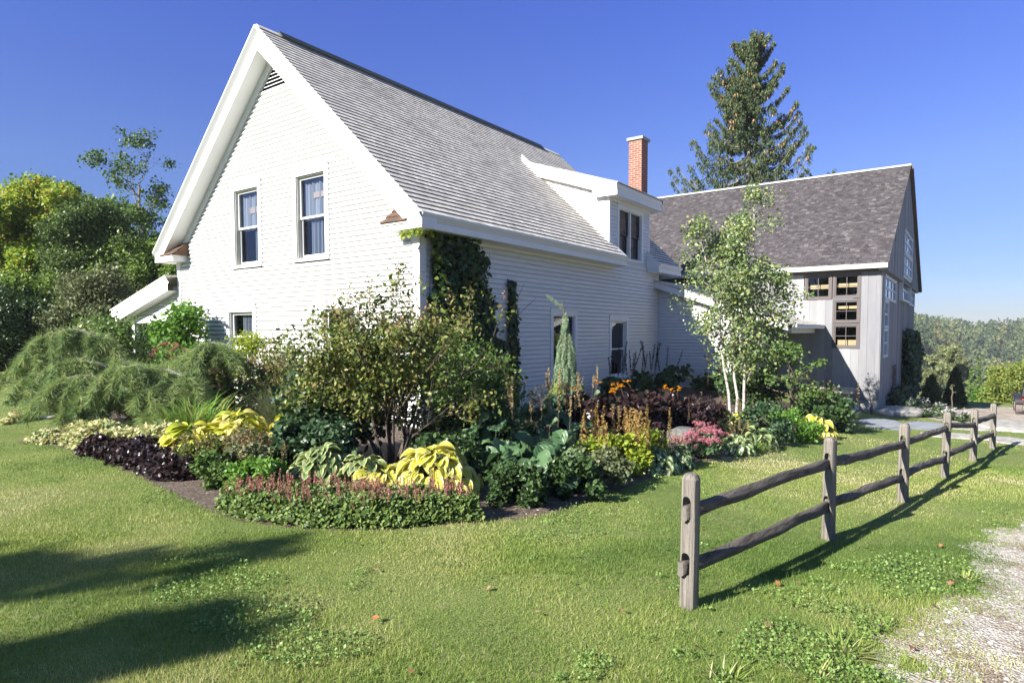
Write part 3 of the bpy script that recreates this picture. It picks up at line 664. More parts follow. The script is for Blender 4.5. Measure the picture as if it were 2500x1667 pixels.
# roof
mb = MB(); cb_ = 1/math.hypot(1,bs); Lb = (RY-14.38)*math.hypot(1,bs)
shingles(mb, (-5.2,14.38,bz(14.38)), (1,0,0), (0,cb_,bs*cb_), (0,-bs*cb_,cb_), 11.25, Lb, .135, .12, lift=.016, rj=1.5); mb.build("roof", M['barnroof'], barn)
mb = MB(); mb.hexa([(-5.2,14.42,bz(14.42)-.12),(BX+.17,14.42,bz(14.42)-.12),(BX+.17,RY,BRZ-.12),(-5.2,RY,BRZ-.12),(-5.2,14.42,bz(14.42)-.005),(BX+.17,14.42,bz(14.42)-.005),(BX+.17,RY,BRZ-.005),(-5.2,RY,BRZ-.005)])
mb.hexa([(-5.2,RY,BRZ-.12),(BX+.30,RY,BRZ-.12),(BX+.30,29.7,bz(29.7)-.12),(-5.2,29.7,bz(29.7)-.12),(-5.2,RY,BRZ),(BX+.30,RY,BRZ),(BX+.30,29.7,bz(29.7)),(-5.2,29.7,bz(29.7))]); mb.build("roof_deck", M['barnframe'], barn)
mb = MB(); mb.box(-5.2,BX+.22,RY-.09,RY+.09,BRZ-.0,BRZ+.07); mb.build("ridge_cap", M['barntrim'], barn)
mb = MB(); mb.box(-5.2,BX+.2,14.32,14.40,3.72,3.87); mb.box(-5.2,BX+.1,14.40,BY0-.03,3.80,3.86); mb.build("eave_trim", M['barntrim'], barn)
mb = MB(); mb.box(-1,BX,BY0-.05,BY0-.028,3.64,3.80); mb.build("frieze", M['barnframe'], barn)
def gridwin(pl, rect, cols, rows, fm, parent, fw=.07, mw=.018, lit=None, fn=.05, name="window"):
    u0,u1,z0,z1 = rect; f = MB()
    for q in ((u0,u0+fw,z0,z1),(u1-fw,u1,z0,z1),(u0+fw,u1-fw,z1-fw,z1),(u0+fw,u1-fw,z0,z0+fw)): uvbox(f, pl, *q, -.06, fn)
    o = f.build(name, M[fm], parent); s_ = MB(); a,b,c,d = u0+fw,u1-fw,z0+fw,z1-fw
    for q in ((a,a+.035,c,d),(b-.035,b,c,d),(a+.035,b-.035,d-.035,d),(a+.035,b-.035,c,c+.035)): uvbox(s_, pl, *q, -.03, fn-.018)
    for i in range(1,cols): u = a+(b-a)*i/cols; uvbox(s_, pl, u-mw/2, u+mw/2, c+.035, d-.035, -.02, .018)
    for i in range(1,rows): z = c+(d-c)*i/rows; uvbox(s_, pl, a+.035, b-.035, z-mw/2, z+mw/2, -.021, .016)
    s_.build("glazing_bars", M[fm if fm != 'barnframe' else 'whiteframe'] if False else M[fm], o); g = MB()
    P = (lambda u,z,n: (pl[1]+n,u,z)) if pl[0]=='x' else (lambda u,z,n: (u,pl[1]-n,z))
    g.face([P(a,c,-.005),P(b,c,-.005),P(b,d,-.005),P(a,d,-.005)]); g.build("pane", M['glass'], o)
    if lit:
        l = MB()
        for (p,q,zz0,zz1) in lit: uvbox(l, pl, a+(b-a)*p, a+(b-a)*q, c+(d-c)*zz0, c+(d-c)*zz1, -.22, -.12)
        l.build("timber_beam", M['beam'], o)
    r_ = MB(); r_.face([P(a,c,-.9),P(b,c,-.9),P(b,d,-.9),P(a,d,-.9)])
    for p in (a,b): r_.face([P(p,c,-.9),P(p,d,-.9),P(p,d,-.06),P(p,c,-.06)])
    for zz in (c,d): r_.face([P(a,zz,-.9),P(b,zz,-.9),P(b,zz,-.06),P(a,zz,-.06)])
    r_.build("room_recess", M['dark'], o); return o
FW = [((3.60,4.43,2.80,3.62),[(.05,1,.42,.62)]),((4.45,5.27,2.82,3.62),[(.05,1,.45,.64)]),((4.46,5.27,2.02,2.80),[(.1,1,.62,.76)]),((4.46,5.27,1.20,2.0),[(.1,1,.04,.30)])]
for rc_, lt in FW: gridwin(('y',BY0), rc_, 2, 2, 'barnframe', barn, lit=lt)
for rc_, cc, rr2 in (((15.45,19.3,2.80,3.60),3,2),((15.45,16.75,1.86,2.78),1,2),((15.45,16.75,.88,1.84),1,2),((24.95,29.0,2.95,3.68),3,2)): gridwin(('x',BX), rc_, cc, rr2, 'whiteframe', barn, fw=.05, mw=.06)
for z0,z1 in ((4.86,5.72),(3.98,4.84)): gridwin(('x',BX+.14), (20.6,24.7,z0,z1), 3, 2, 'whiteframe', barn, fw=.05, mw=.08)
gridwin(('x',BX+.02), (20.6,24.9,2.95,3.96), 3, 2, 'whiteframe', barn, fw=.05, mw=.08, fn=.14)
mb = MB()
for zz in (.0,.5,1.0): 
    mb.box(BX+.03,BX+.12,23.2,24.2,zz+.6,zz+.64)
mb.box(BX+.1,BX+.14,23.2,23.25,.3,1.9); mb.box(BX+.1,BX+.14,24.15,24.2,.3,1.9); mb.build("wall_ladder", M['barnframe'], barn)
mb = MB(); 
for u in (18.4,18.9,19.4): mb.box(BX+.06,BX+.09,u,u+.04,-.6,.5)
for zz in (-.3,.05,.4): mb.box(BX+.09,BX+.11,18.3,19.5,zz,zz+.04)
mb.build("wall_trellis", M['barnframe'], barn)

# ------------------------------------------------------------------ stone steps, slabs, boulders
def rock(name, loc, dims, seed, mat, label, cat, group=None, rz=0, flat=.0, rough=.16, box=.72):
    rs = np.random.default_rng(seed); import bmesh
    bm = bmesh.new(); bmesh.ops.create_icosphere(bm, subdivisions=3, radius=1)
    ph = rs.random((6,3))*6; am = rs.normal(size=(6,3))
    for v in bm.verts:
        p = np.array(v.co); q = np.sign(p)*np.abs(p)**box; d = sum(math.sin(3.0*p@am[i]+ph[i,0])*.5 for i in range(6))*rough*.5
        q = q*(1+d); v.co = Vector((q[0]*dims[0]/2, q[1]*dims[1]/2, (min(q[2], 1-flat))*dims[2]/2+dims[2]*.3))
    me = bpy.data.meshes.new(name); bm.to_mesh(me); bm.free(); me.polygons.foreach_set('use_smooth', [True]*len(me.polygons))
    o = link(name, me, mat); o.location = loc; o.rotation_euler = (0,0,rz); return tag(o, label, cat, group)
def mat_rock(name, a, b_, sc=5):
    m, n, b = nmat(name); g = noise(n, sc, 6, .75); r = ramp(n, [(.35,a),(.6,b_),(.72,tuple(min(1,x*1.3) for x in b_))]); n.links.new(g.outputs[0], r.inputs[0]); n.links.new(r.outputs[0], b.inputs['Base Color'])
    b.inputs['Roughness'].default_value = .9; bump(n, b, g.outputs[0], .8, .03); return m
M['granite'] = mat_rock("granite", (.20,.19,.17), (.40,.38,.34)); M['greyrock'] = mat_rock("grey rock", (.06,.06,.058), (.15,.15,.145), 8); M['bluestone'] = mat_rock("blue slate", (.15,.165,.185), (.25,.265,.29), 3)
for i, (x, y, z, a, b_, c) in enumerate(((4.75,13.5,-.88,1.5,1.3,.22),(4.7,13.75,-.70,1.3,1.1,.2),(4.6,14.0,-.50,1.15,.8,.2))):
    rock("stone_step", (x,y,z), (a,b_,c), 10+i, M['granite'], ("lowest stone step of the flight in front of the barn wall","middle stone step of the flight in front of the barn wall","top stone step of the flight in front of the barn wall")[i], "stone step", "stone steps at the barn", flat=.35, rough=.10, box=.38)
rock("stone_bench", (4.5,14.25,-.2), (1.35,.42,.22), 21, M['granite'], "long rough stone slab raised like a bench beside the barn steps", "stone slab", flat=.3, box=.5)
rock("boulder", (6.35,15.2,-1.0), (1.3,1.8,.42), 31, M['granite'], "low flat grey rock outcrop in the grass below the barn corner", "boulder", flat=.1)
rock("boulder", (9.0,12.9,-.95), (1.5,2.2,.36), 32, M['granite'], "broad pale flat boulder on the gravel beyond the fence", "boulder", flat=.2)
rock("boulder", (4.12,2.2,-.2), (.5,.45,.36), 33, M['greyrock'], "rounded grey rock among the dark flowers behind the pink sedum", "boulder")
rock("boulder", (4.35,2.0,-.22), (.35,.35,.26), 34, M['greyrock'], "small grey stone leaning by the larger rock in the bed", "boulder")
for i, (x, y, a, b_, rz, lb) in enumerate(((6.35,10.7,1.15,2.6,.2,"blue grey slate slab of the path nearest the barn corner plants"),(7.2,11.3,1.0,2.2,-.2,"blue grey slate slab in the grass behind the last fence posts"),(8.0,9.2,1.5,.9,.1,"pinkish flagstone lying behind the fence rails"),(8.9,9.0,.8,1.1,.4,"pale flagstone at the right edge beyond the fence end"),(8.2,12.0,1.0,1.3,0.,"pale flagstone between the fence and the gravel"),(-7.35,-3.45,.75,.6,.3,"small grey flagstone in the grass between the two pale ground covers"))):
    rock("flagstone", (x,y,g1(x,y)-.0), (a,b_,.07), 40+i, M['bluestone'] if i in (0,1) else M['granite'], lb, "flagstone", "flagstones of the garden path", rz, flat=.3, rough=.1)

# ------------------------------------------------------------------ split rail fence
def mat_wood(name, a, b_, st, lich=None):
    m, n, b = nmat(name); g = noise(n, 1, 6, .75, stretch=st); r = ramp(n, [(.3,a),(.5,b_),(.7,tuple(x*1.35 for x in b_))]); n.links.new(g.outputs[0], r.inputs[0]); c = r.outputs[0]
    if lich:
        l = noise(n, 14, 5, .8); lr = ramp(n, [(.62,(0,0,0)),(.68,(1,1,1))]); n.links.new(l.outputs[0], lr.inputs[0]); c = mixc(n, c, lich, lr.outputs[0])
    ck = noise(n, 1, 3, .8, stretch=tuple(2.2*q if q > 5 else q*.7 for q in st)); kr = ramp(n, [(.33,(.25,.25,.25)),(.40,(1,1,1))]); n.links.new(ck.outputs[0], kr.inputs[0]); c = mixc(n, c, kr.outputs[0], 1., 'MULTIPLY')
    n.links.new(c, b.inputs['Base Color']); b.inputs['Roughness'].default_value = .88; b.inputs['Specular IOR Level'].default_value = .2; bump(n, b, g.outputs[0], 1., .02); return m
M['post'] = mat_wood("weathered post", (.07,.06,.05), (.20,.18,.155), (38,38,1.4)); M['rail'] = mat_wood("dark weathered rail", (.03,.025,.02), (.13,.112,.095), (34,1.1,34)); M['raill'] = mat_wood("dark rail with lichen", (.022,.019,.017), (.115,.103,.095), (34,1.1,34), (.5,.5,.46)); M['cut'] = mat_plain("cut rail end", (.13,.115,.10), .9, .2, 30)
fence = empty("rail_fence", (6.73,-4.55,0), label="weathered two-rail split rail fence with six posts running away across the lawn", cat="fence")
PX = [(6.724,-4.55,.875,-.012),(7.146,-2.2,.90,-.09),(7.552,.15,.90,-.21),(7.896,2.5,.92,-.318),(8.24,4.85,.85,-.425),(8.558,7.2,.89,-.56)]
fd = Vector((8.558-6.724, 7.2+4.55, 0)).normalized(); fr_ang = math.atan2(fd.x, fd.y)
import bmesh
def post_mesh(seed, h):
    rs = random.Random(seed); bm = bmesh.new(); secs = []; a, b = .050, .048; H0 = -.25; n = 14
    zs = [H0, 0, h*.25, h*.5, h*.75, h-.035, h-.008, h]
    ins = [0,0,0,0,0,0,.012,.026]
    ph = [rs.uniform(-.004,.004) for _ in range(n)]
    for z, i_ in zip(zs, ins):
        ring = []
        for k in range(n):
            t = 2*math.pi*k/n; c, s = math.cos(t), math.sin(t); ex = .62
            x = math.copysign(abs(c)**ex, c)*(a-i_+ph[k])*(1.06-.06*z/h); y = math.copysign(abs(s)**ex, s)*(b-i_+ph[k])*(1.06-.06*z/h)
            ring.append(bm.verts.new((x,y,z+rs.uniform(-.002,.002))))
        secs.append(ring)
    for r0, r1 in zip(secs, secs[1:]):
        for k in range(n): bm.faces.new((r0[k], r0[(k+1)%n], r1[(k+1)%n], r1[k]))
    bm.faces.new(secs[-1]); bm.faces.new(secs[0][::-1])
    me = bpy.data.meshes.new("post"); bm.to_mesh(me); bm.free()
    o = bpy.data.objects.new("post", me); COL.objects.link(o); cs = []
    for zc in (.30, h-.215):     # two mortises cut through along the fence line, round topped
        cb2 = bmesh.new(); prof = [(-.028,-.07),(.028,-.07),(.028,.045),(.021,.064),(.01,.073),(-.01,.073),(-.021,.064),(-.028,.045)]
        v0 = [cb2.verts.new((x,-.2,zc+z)) for x,z in prof]; v1 = [cb2.verts.new((x,.2,zc+z)) for x,z in prof]
        cb2.faces.new(v0); cb2.faces.new(v1[::-1])
        for k in range(8): cb2.faces.new((v0[(k+1)%8], v0[k], v1[k], v1[(k+1)%8]))
        bmesh.ops.recalc_face_normals(cb2, faces=cb2.faces); cm = bpy.data.meshes.new("c"); cb2.to_mesh(cm); cb2.free(); co = bpy.data.objects.new("c", cm); COL.objects.link(co); cs.append(co)
        md = o.modifiers.new("b", 'BOOLEAN'); md.operation = 'DIFFERENCE'; md.object = co; md.solver = 'EXACT'
    dg = bpy.context.evaluated_depsgraph_get(); dg.update(); me2 = bpy.data.meshes.new_from_object(o.evaluated_get(dg)); me2.name = "post"
    bpy.data.objects.remove(o)
    for c_ in cs: bpy.data.objects.remove(c_)
    return me2
for i, (x, y, h, z) in enumerate(PX):
    me = post_mesh(i, h); o = link("post", me, M['post'], fence); o.location = Vector((x,y,z))-fence.location; o.rotation_euler = (random.uniform(-.015,.015), random.uniform(-.02,.02), -fr_ang+random.uniform(-.1,.1))
def rail(p0, p1, seed, mat, r0=.043):
    rs = random.Random(seed); p0 = Vector(p0); p1 = Vector(p1); L = (p1-p0).length; d = (p1-p0)/L; sx = d.cross(Vector((0,0,1))).normalized(); up = sx.cross(d)
    nn = 40; k = 18; v = []; f = []; ph = [rs.uniform(0,6) for _ in range(6)]
    for i in range(nn+1):
        t = i/nn; tt = t*L; e = min(tt, L-tt); q = min(1, max(0, (e-.10)/.22)); q = q*q*(3-2*q)
        rw = .019+(r0-.019)*q; rh = .046+(r0*1.15-.046)*q
        off = sx*(.012*math.sin(t*5+ph[0]))+up*(.014*math.sin(t*4+ph[1])+.004*math.sin(t*17+ph[2]))
        for j in range(k):
            a = 2*math.pi*j/k; w_ = 1+.08*math.sin(a*3+ph[3]+t*3)+.06*math.sin(a*5+t*9+ph[4])+.05*math.sin(a*2+t*23+ph[5])+.03*math.sin(a*7+ph[1]+t*31); fl = min(1, abs(math.sin(a))+.55) if q < .5 else 1
            sq = .55+.45*q; cx_ = math.copysign(abs(math.cos(a))**sq, math.cos(a)); cy_ = math.copysign(abs(math.sin(a))**sq, math.sin(a)); v.append(tuple(p0+d*tt+off+sx*(cx_*rw*w_)+up*(cy_*rh*w_)))
    for i in range(nn):
        for j in range(k): f.append((i*k+j, i*k+(j+1)%k, (i+1)*k+(j+1)%k, (i+1)*k+j))
    f.append(tuple(range(k))[::-1]); f.append(tuple(nn*k+j for j in range(k)))
    me = bpy.data.meshes.new("rail"); off = np.array(fence.location); me.from_pydata((np.array(v)-off).tolist(), [], f)
    me.polygons.foreach_set('use_smooth', [True]*(len(f)-2)+[False]*2); me.polygons.foreach_set('material_index', [0]*(len(f)-2)+[1]*2); return link("rail", me, [mat, M['cut']], fence)
for i in range(5):
    for lv_ in (0,1):
        a, b = PX[i], PX[i+1]; za = a[3]+(.30 if lv_ == 0 else a[2]-.215); zb2 = b[3]+(.30 if lv_ == 0 else b[2]-.215)
        A = Vector((a[0],a[1],za-.022)); B = Vector((b[0],b[1],zb2-.022)); d = (B-A).normalized()
        sh_ = .0; A2 = A - d*.085 - Vector((0,0,.0 if i == 0 else -.0)); B2 = B + d*.03
        if i > 0: A2 = A - d*.03 + Vector((.0,0,.018))
        if i < 4: B2 = B - d*.03 if False else B + d*.02 - Vector((0,0,.018))
        rail(A2, B2, i*2+lv_, M['raill'] if (i, lv_) in ((1,1),(2,0)) else M['rail'], random.uniform(.036,.042))

# quad bike at the edge of the gravel
M['black'] = mat_plain("black plastic", (.02,.02,.022), .5, .2); M['tyre'] = mat_plain("dusty tyre", (.16,.13,.12), .9, .2, 8); M['orange'] = mat_plain("orange red panel", (.55,.10,.03), .4, .1); M['redlamp'] = mat_plain("red lamp", (.5,.03,.03), .3, .1); M['metal'] = mat_plain("grey metal", (.35,.33,.3), .5, .1, metal=.3)
qb = empty("quad_bike", (10.05,20.3,g1(10.05,20.3)), 0, label="small black and orange quad bike parked on the gravel at the right edge", cat="quad bike")
qx, qy, qz = qb.location
def wheel(cx, cy, r=.27, w_=.2):
    m_ = MB(); prof = [(-w_/2,r*.72),(-w_/2,r*.93),(-w_*.3,r),(w_*.3,r),(w_/2,r*.93),(w_/2,r*.72)]; n = 20
    for i in range(n):
        a0, a1 = 2*math.pi*i/n, 2*math.pi*(i+1)/n; k = 1.0 if i % 2 else .97
        for (u0,r0),(u1,r1) in zip(prof, prof[1:]): m_.face([(cx+u0,cy+math.cos(a0)*r0*k,qz+r+math.sin(a0)*r0*k),(cx+u0,cy+math.cos(a1)*r0*k,qz+r+math.sin(a1)*r0*k),(cx+u1,cy+math.cos(a1)*r1*k,qz+r+math.sin(a1)*r1*k),(cx+u1,cy+math.cos(a0)*r1*k,qz+r+math.sin(a0)*r1*k)])
    o = m_.build("wheel", M['tyre'], qb); h = MB(); h.tube([(cx-w_*.35,cy,qz+r),(cx+w_*.35,cy,qz+r)], r*.7, 14); h.build("rim", M['metal'], o)
for dx in (-.42,.42):
    for dy in (0,1.25): wheel(qx+dx, qy+dy)
m_ = MB(); m_.hexa([(qx-.28,qy-.3,qz+.42),(qx+.28,qy-.3,qz+.42),(qx+.25,qy+1.5,qz+.42),(qx-.25,qy+1.5,qz+.42),(qx-.22,qy-.2,qz+.68),(qx+.22,qy-.2,qz+.68),(qx+.2,qy+1.3,qz+.74),(qx-.2,qy+1.3,qz+.74)]); m_.build("body", M['orange'], qb)
m_ = MB()
for sx_ in (-1,1): 
    for yy in (0,1.25):
        for i in range(6):
            a0, a1 = math.pi*(.1+.8*i/6), math.pi*(.1+.8*(i+1)/6); x0_, x1_ = sorted((qx+sx_*.27,qx+sx_*.56)); m_.face([(x0_,qy+yy+math.cos(a0)*.36,qz+.3+math.sin(a0)*.36),(x1_,qy+yy+math.cos(a0)*.36,qz+.3+math.sin(a0)*.36),(x1_,qy+yy+math.cos(a1)*.36,qz+.3+math.sin(a1)*.36),(x0_,qy+yy+math.cos(a1)*.36,qz+.3+math.sin(a1)*.36)])
m_.build("mudguards", M['black'], qb)
m_ = MB(); m_.hexa([(qx-.16,qy+.25,qz+.7),(qx+.16,qy+.25,qz+.7),(qx+.14,qy+.95,qz+.72),(qx-.14,qy+.95,qz+.72),(qx-.13,qy+.3,qz+.86),(qx+.13,qy+.3,qz+.86),(qx+.1,qy+.9,qz+.84),(qx-.1,qy+.9,qz+.84)]); m_.build("seat", M['black'], qb)
m_ = MB(); m_.hexa([(qx-.38,qy-.45,qz+.66),(qx+.38,qy-.45,qz+.66),(qx+.38,qy+.12,qz+.66),(qx-.38,qy+.12,qz+.66),(qx-.34,qy-.42,qz+.98),(qx+.34,qy-.42,qz+.98),(qx+.34,qy+.08,qz+.98),(qx-.34,qy+.08,qz+.98)]); m_.build("rear_box", M['black'], qb)
m_ = MB(); m_.tube([(qx-.36,qy+1.02,qz+1.02),(qx-.1,qy+1.1,qz+.98),(qx+.1,qy+1.1,qz+.98),(qx+.36,qy+1.02,qz+1.02)], .018, 6); m_.tube([(qx,qy+1.1,qz+.98),(qx,qy+1.25,qz+.7)], .025, 6); m_.build("handlebar", M['black'], qb)
for sx_ in (-1,1): m_ = MB(); m_.box(qx+sx_*.3-.05,qx+sx_*.3+.05,qy-.33,qy-.29,qz+.52,qz+.6); m_.build("tail_lamp", M['redlamp'], qb)
# ------------------------------------------------------------------ plants: generators
def L3(*c): return [tuple(x) for x in c]
M['bark'] = mat_plain("bark", (.10,.08,.065), .95, .35, 12, .1, .6, stretch=(3,3,.6)); M['barkgrey'] = mat_plain("grey bark", (.20,.185,.165), .9, .3, 12, .1, .5, stretch=(3,3,.6))
def mat_birch():
    m, n, b = nmat("birch bark"); g = noise(n, 1, 4, .6, stretch=(8,8,26)); r = ramp(n, [(.34,(.06,.05,.045)),(.44,(.36,.33,.30)),(.7,(.50,.47,.43))]); n.links.new(g.outputs[0], r.inputs[0]); n.links.new(r.outputs[0], b.inputs['Base Color']); b.inputs['Roughness'].default_value = .7; return m
M['birch'] = mat_birch(); M['stem'] = mat_plain("green stem", (.07,.09,.03), .7, .2, 8); M['brownstem'] = mat_plain("brown stem", (.11,.075,.045), .9, .25, 8)
def branch(mb, p, d, L, r, depth, spread, up, tips, kids=3, sides=5, curl=.25, kr=.62, kl=.68, minr=.004, rs=random):
    pts = [Vector(p)]; dd = Vector(d).normalized(); n = 4; rad = [r]
    for i in range(n):
        dd = (dd+Vector((rs.gauss(0,curl),rs.gauss(0,curl),rs.gauss(0,curl)+up*.3))*.5).normalized(); pts.append(pts[-1]+dd*L/n); rad.append(max(minr*.6, r*(1-.5*(i+1)/n)))
    mb.tube(pts, rad, sides, cap=False)
    if depth == 0: tips.append(pts[-1]); tips.append(pts[-2]); return
    for k in range(kids+(1 if rs.random() < .4 else 0)):
        t = rs.uniform(.35,1.0); i = min(n-1, int(t*n)); q = pts[i].lerp(pts[i+1], t*n-i)
        sd = Vector((rs.gauss(0,1),rs.gauss(0,1),rs.gauss(0,.7)+up)).normalized(); nd = (dd*(1-spread)+sd*spread).normalized()
        branch(mb, q, nd, L*kl*rs.uniform(.75,1.2), max(minr, r*kr*rs.uniform(.8,1)*(1-.3*t)), depth-1, spread, up, tips, kids, max(3,sides-1), curl, kr, kl, minr, rs)
    tips.append(pts[-1])
def tree(name, loc, H, r, mats, label, cat="tree", group=None, seed=1, limbs=14, f0=.25, crown_w=3., prof=None, leaf=.14, per=90, crad=.55, tpl=LEAFW, bark='bark', lean=(0,0), depth=2, droop=-.3, up=.25, flat=.8, twist=.1, sparse=1.0, lrise=.5):
    leaf *= .66; per = int(per*1.9); rs = random.Random(seed); t = empty(name, loc, label=label, cat=cat, group=group); mb = MB(); tips = []
    base = Vector(loc); tp = [base+Vector((0,0,-.3))]
    for i in range(1,9): tp.append(base+Vector((lean[0]*i/8*H+rs.gauss(0,twist), lean[1]*i/8*H+rs.gauss(0,twist), H*.93*i/8)))
    mb.tube(tp, [r*1.25]+[r*(1-.85*i/8)+.012 for i in range(1,9)], 8, cap=False)
    prof = prof or (lambda f: math.sin(math.pi*(.15+.8*f))**.7)
    for k in range(limbs):
        f = f0+(1-f0)*(k+rs.random())/limbs; i = min(7, int(f*8)); q = tp[i].lerp(tp[i+1], f*8-i); a = k*2.4+rs.uniform(-.5,.5)
        fr_ = (f-f0)/(1-f0); L = crown_w*prof(fr_)*rs.uniform(.75,1.1); d = Vector((math.cos(a), math.sin(a), lrise*(.4+.9*fr_)))
        branch(mb, q, d, L*.62, max(.02, r*.42*(1-.7*fr_)), depth, .5, up, tips, 3, 5, rs=rs)
    mb.build("trunk", M[bark], t)
    c = np.array([tuple(x) for x in tips]); keep = rng.random(len(c)) < sparse; c = c[keep]
    P = clumps(c, crad*rng.uniform(.6,1.25,len(c)), per, flat); rn = rng.random(len(P))*.5+np.repeat(rng.random(len(c)), per)*.5
    foliage("crown", tpl, P, leaf, mats, t, droop, rn); return t
def shrub(name, loc, dims, leaf, n, mat, label, cat="shrub", group=None, tpl=LEAFW, seed=1, stems=9, lumps=26, droop=-.1, stemmat='bark', sr=.012, hollow=.45, base=.12, rnd=None, face=None, spread=.8, jl=.3):
    leaf *= .78; n = int(n*1.7); rs = np.random.default_rng(seed); t = empty(name, loc, label=label, cat=cat, group=group); mb = MB(); b = np.array(loc, float); w, d, h = dims
    cs = []
    for k in range(lumps):
        a = rs.random()*2*math.pi; z = rs.uniform(base+.08, .92); rad = math.sqrt(max(0.05,1-(2*(z-.42)/1.25)**2))*rs.uniform(.35,.9)
        cs.append(b+np.array([math.cos(a)*w/2*rad, math.sin(a)*d/2*rad, z*h]))
    cs = np.array(cs)
    for k in range(stems):
        e = cs[rs.integers(len(cs))]; m_ = b+(e-b)*np.array([.35,.35,.55]); s0 = b+np.array([rs.normal()*.05*w,rs.normal()*.05*d,-.05]); mb.tube([s0, m_, e], [sr, sr*.8, sr*.4], 5, cap=False)
    mb.build("stems", M[stemmat], t)
    P = clumps(cs, rs.uniform(.16,.30,len(cs))*min(w,h)*1.15, n//lumps, .85); P = P[P[:,2] > b[2]+base*h*.3]
    foliage("foliage", tpl, P, leaf, mat, t, droop, rnd=None, jit=jl, face=face); return t, cs
def flowers(name, P, size, mat, parent, petals=5, tpl=LEAF, upw=.6, flat=.5):
    n = len(P); P = np.repeat(P, petals, 0); a = rng.random(len(P))*2*math.pi; d = np.stack([np.cos(a), np.sin(a), np.full(len(P), upw)], -1); d = unit(d)
    return scatter(name, tpl, P, frames(d, np.tile([0,0,1.], (len(P),1))+rdir(len(P))*.3), size*rng.uniform(.7,1.2,len(P)), mat, parent)
def hosta(name, loc, n, ll, spread, mat, label, tpl=HOSTA, group=None, h=.35, seed=1, stalks=0, cat="foliage plant", dead=None, yscale=1.):
    rs = np.random.default_rng(seed); t = empty(name, loc, label=label, cat=cat, group=group); b = np.array(loc, float)
    f = np.sqrt(rs.random(n)); a = rs.random(n)*2*math.pi; o = np.stack([np.cos(a),np.sin(a)*yscale], -1)
    P = b+np.stack([o[:,0]*f*spread*.75, o[:,1]*f*spread*.75, h*(1.02-.85*f**1.8)+rs.normal(size=n)*.02], -1); el = 0.45-1.0*f+rs.normal(size=n)*.15
    d = np.stack([np.cos(a)*np.cos(el), np.sin(a)*np.cos(el), np.sin(el)], -1); nr = np.stack([np.cos(a)*.35, np.sin(a)*.35, np.ones(n)], -1)+rs.normal(size=(n,3))*.22
    lf = scatter("leaves", tpl, P, frames(d, nr), ll*rs.uniform(.7,1.15,n), mat, t, rs.random(n), smooth=True)
    mb = MB()
    for p in P[::2]: mb.tube([b+np.array([0,0,-.02])+(p-b)*np.array([.15,.15,0]), b+(p-b)*np.array([.6,.6,.8]), p], [.005,.004,.003], 4, cap=False)
    mb.build("leaf_stalks", M['stem'], t)
    if stalks:
        mb = MB(); T_ = []
        for k in range(stalks):
            a_ = rs.random()*6.28; e = b+np.array([math.cos(a_)*spread*.5, math.sin(a_)*spread*.5, h+rs.uniform(.15,.3)]); mb.tube([b, (b+e)/2+np.array([0,0,.08]), e], .004, 4)
            for q in range(10): T_.append(e+np.array([0,0,-.016*q])+rs.normal(size=3)*.006)
        mb.build("flower_stalks", M['brownstem'], t); flowers("seed_heads", np.array(T_), .03, M['seedtan'], t, 3)
    return t
def grassy(name, loc, n, ll, wd, spread, mat, label, cat="plant", group=None, seed=1, lean=.7, up=.6, yscale=1.):
    rs = np.random.default_rng(seed); t = empty(name, loc, label=label, cat=cat, group=group); b = np.array(loc, float); a = rs.random(n)*6.283; f = np.sqrt(rs.random(n))
    P = b+np.stack([np.cos(a)*f*spread, np.sin(a)*f*spread*yscale, np.zeros(n)-.01], -1); el = up+rs.normal(size=n)*.25+(1-f)*.6; el = el.clip(.15,1.5)
    V=[]; Fc=[]; rn=[]; seg=6; aa = a+rs.normal(size=n)*.6
    L = ll*rs.uniform(.55,1.1,n)
    t_ = np.linspace(0,1,seg+1); k = lean*rs.uniform(.6,1.5,n)
    ang = el[:,None]-k[:,None]*2.0*t_[None]**1.2; dx = np.cos(ang); dz_ = np.sin(ang); X = np.concatenate([np.zeros((n,1)), np.cumsum(dx[:,:-1],1)],1)/seg*L[:,None]; Z = np.concatenate([np.zeros((n,1)), np.cumsum(dz_[:,:-1],1)],1)/seg*L[:,None]
    c = P[:,None,:]+np.stack([np.cos(aa)[:,None]*X, np.sin(aa)[:,None]*X, Z], -1); sd_ = np.stack([-np.sin(aa), np.cos(aa), np.zeros(n)], -1)[:,None,:]; wv = (wd/2*np.minimum(1,(1-t_)*2.2+.03)*np.minimum(1,t_*3+.5))[None,:,None]
    c[:,:,2] = np.maximum(c[:,:,2], b[2]+.01); V = np.stack([c-sd_*wv, c+sd_*wv], 2).reshape(-1,3)-b; m_ = (seg+1)*2; q = np.array([(2*i,2*i+1,2*i+3,2*i+2) for i in range(seg)])
    Fc = (q[None]+(np.arange(n)*m_)[:,None,None]).reshape(-1,4); link("blades", mesh_np("blades", V, Fc, {'rnd': np.repeat(rs.random(n), m_)}, True), mat, t); return t
def spikes(name, pts, hs, mat, parent, rad=.012, fl=.02, dens=160, stem='brownstem', lean=.08, taper=True, frac=.5, upw=.3):
    mb = MB(); P = []
    for p, h in zip(pts, hs):
        ln = np.array([random.gauss(0,lean), random.gauss(0,lean), 1.])*h; p = np.array(p, float); mb.tube([p, p+ln*.5+np.array([random.gauss(0,.008),random.gauss(0,.008),0]), p+ln], [.004,.0035,.002], 4, cap=False)
        n = max(4, int(dens*h*frac)); t = np.linspace(1-frac, 1, n); r = rad*((1-(t-(1-frac))/frac)**.6 if taper else 1.); a = rng.random(n)*6.28
        P.append(p+ln*t[:,None]+np.stack([np.cos(a)*r*rng.random(n), np.sin(a)*r*rng.random(n), np.zeros(n)], -1))
    mb.build("stalks", M[stem], parent); P = np.concatenate(P); foliage(name, LEAF, P, fl, mat, parent, upw, jit=.25)

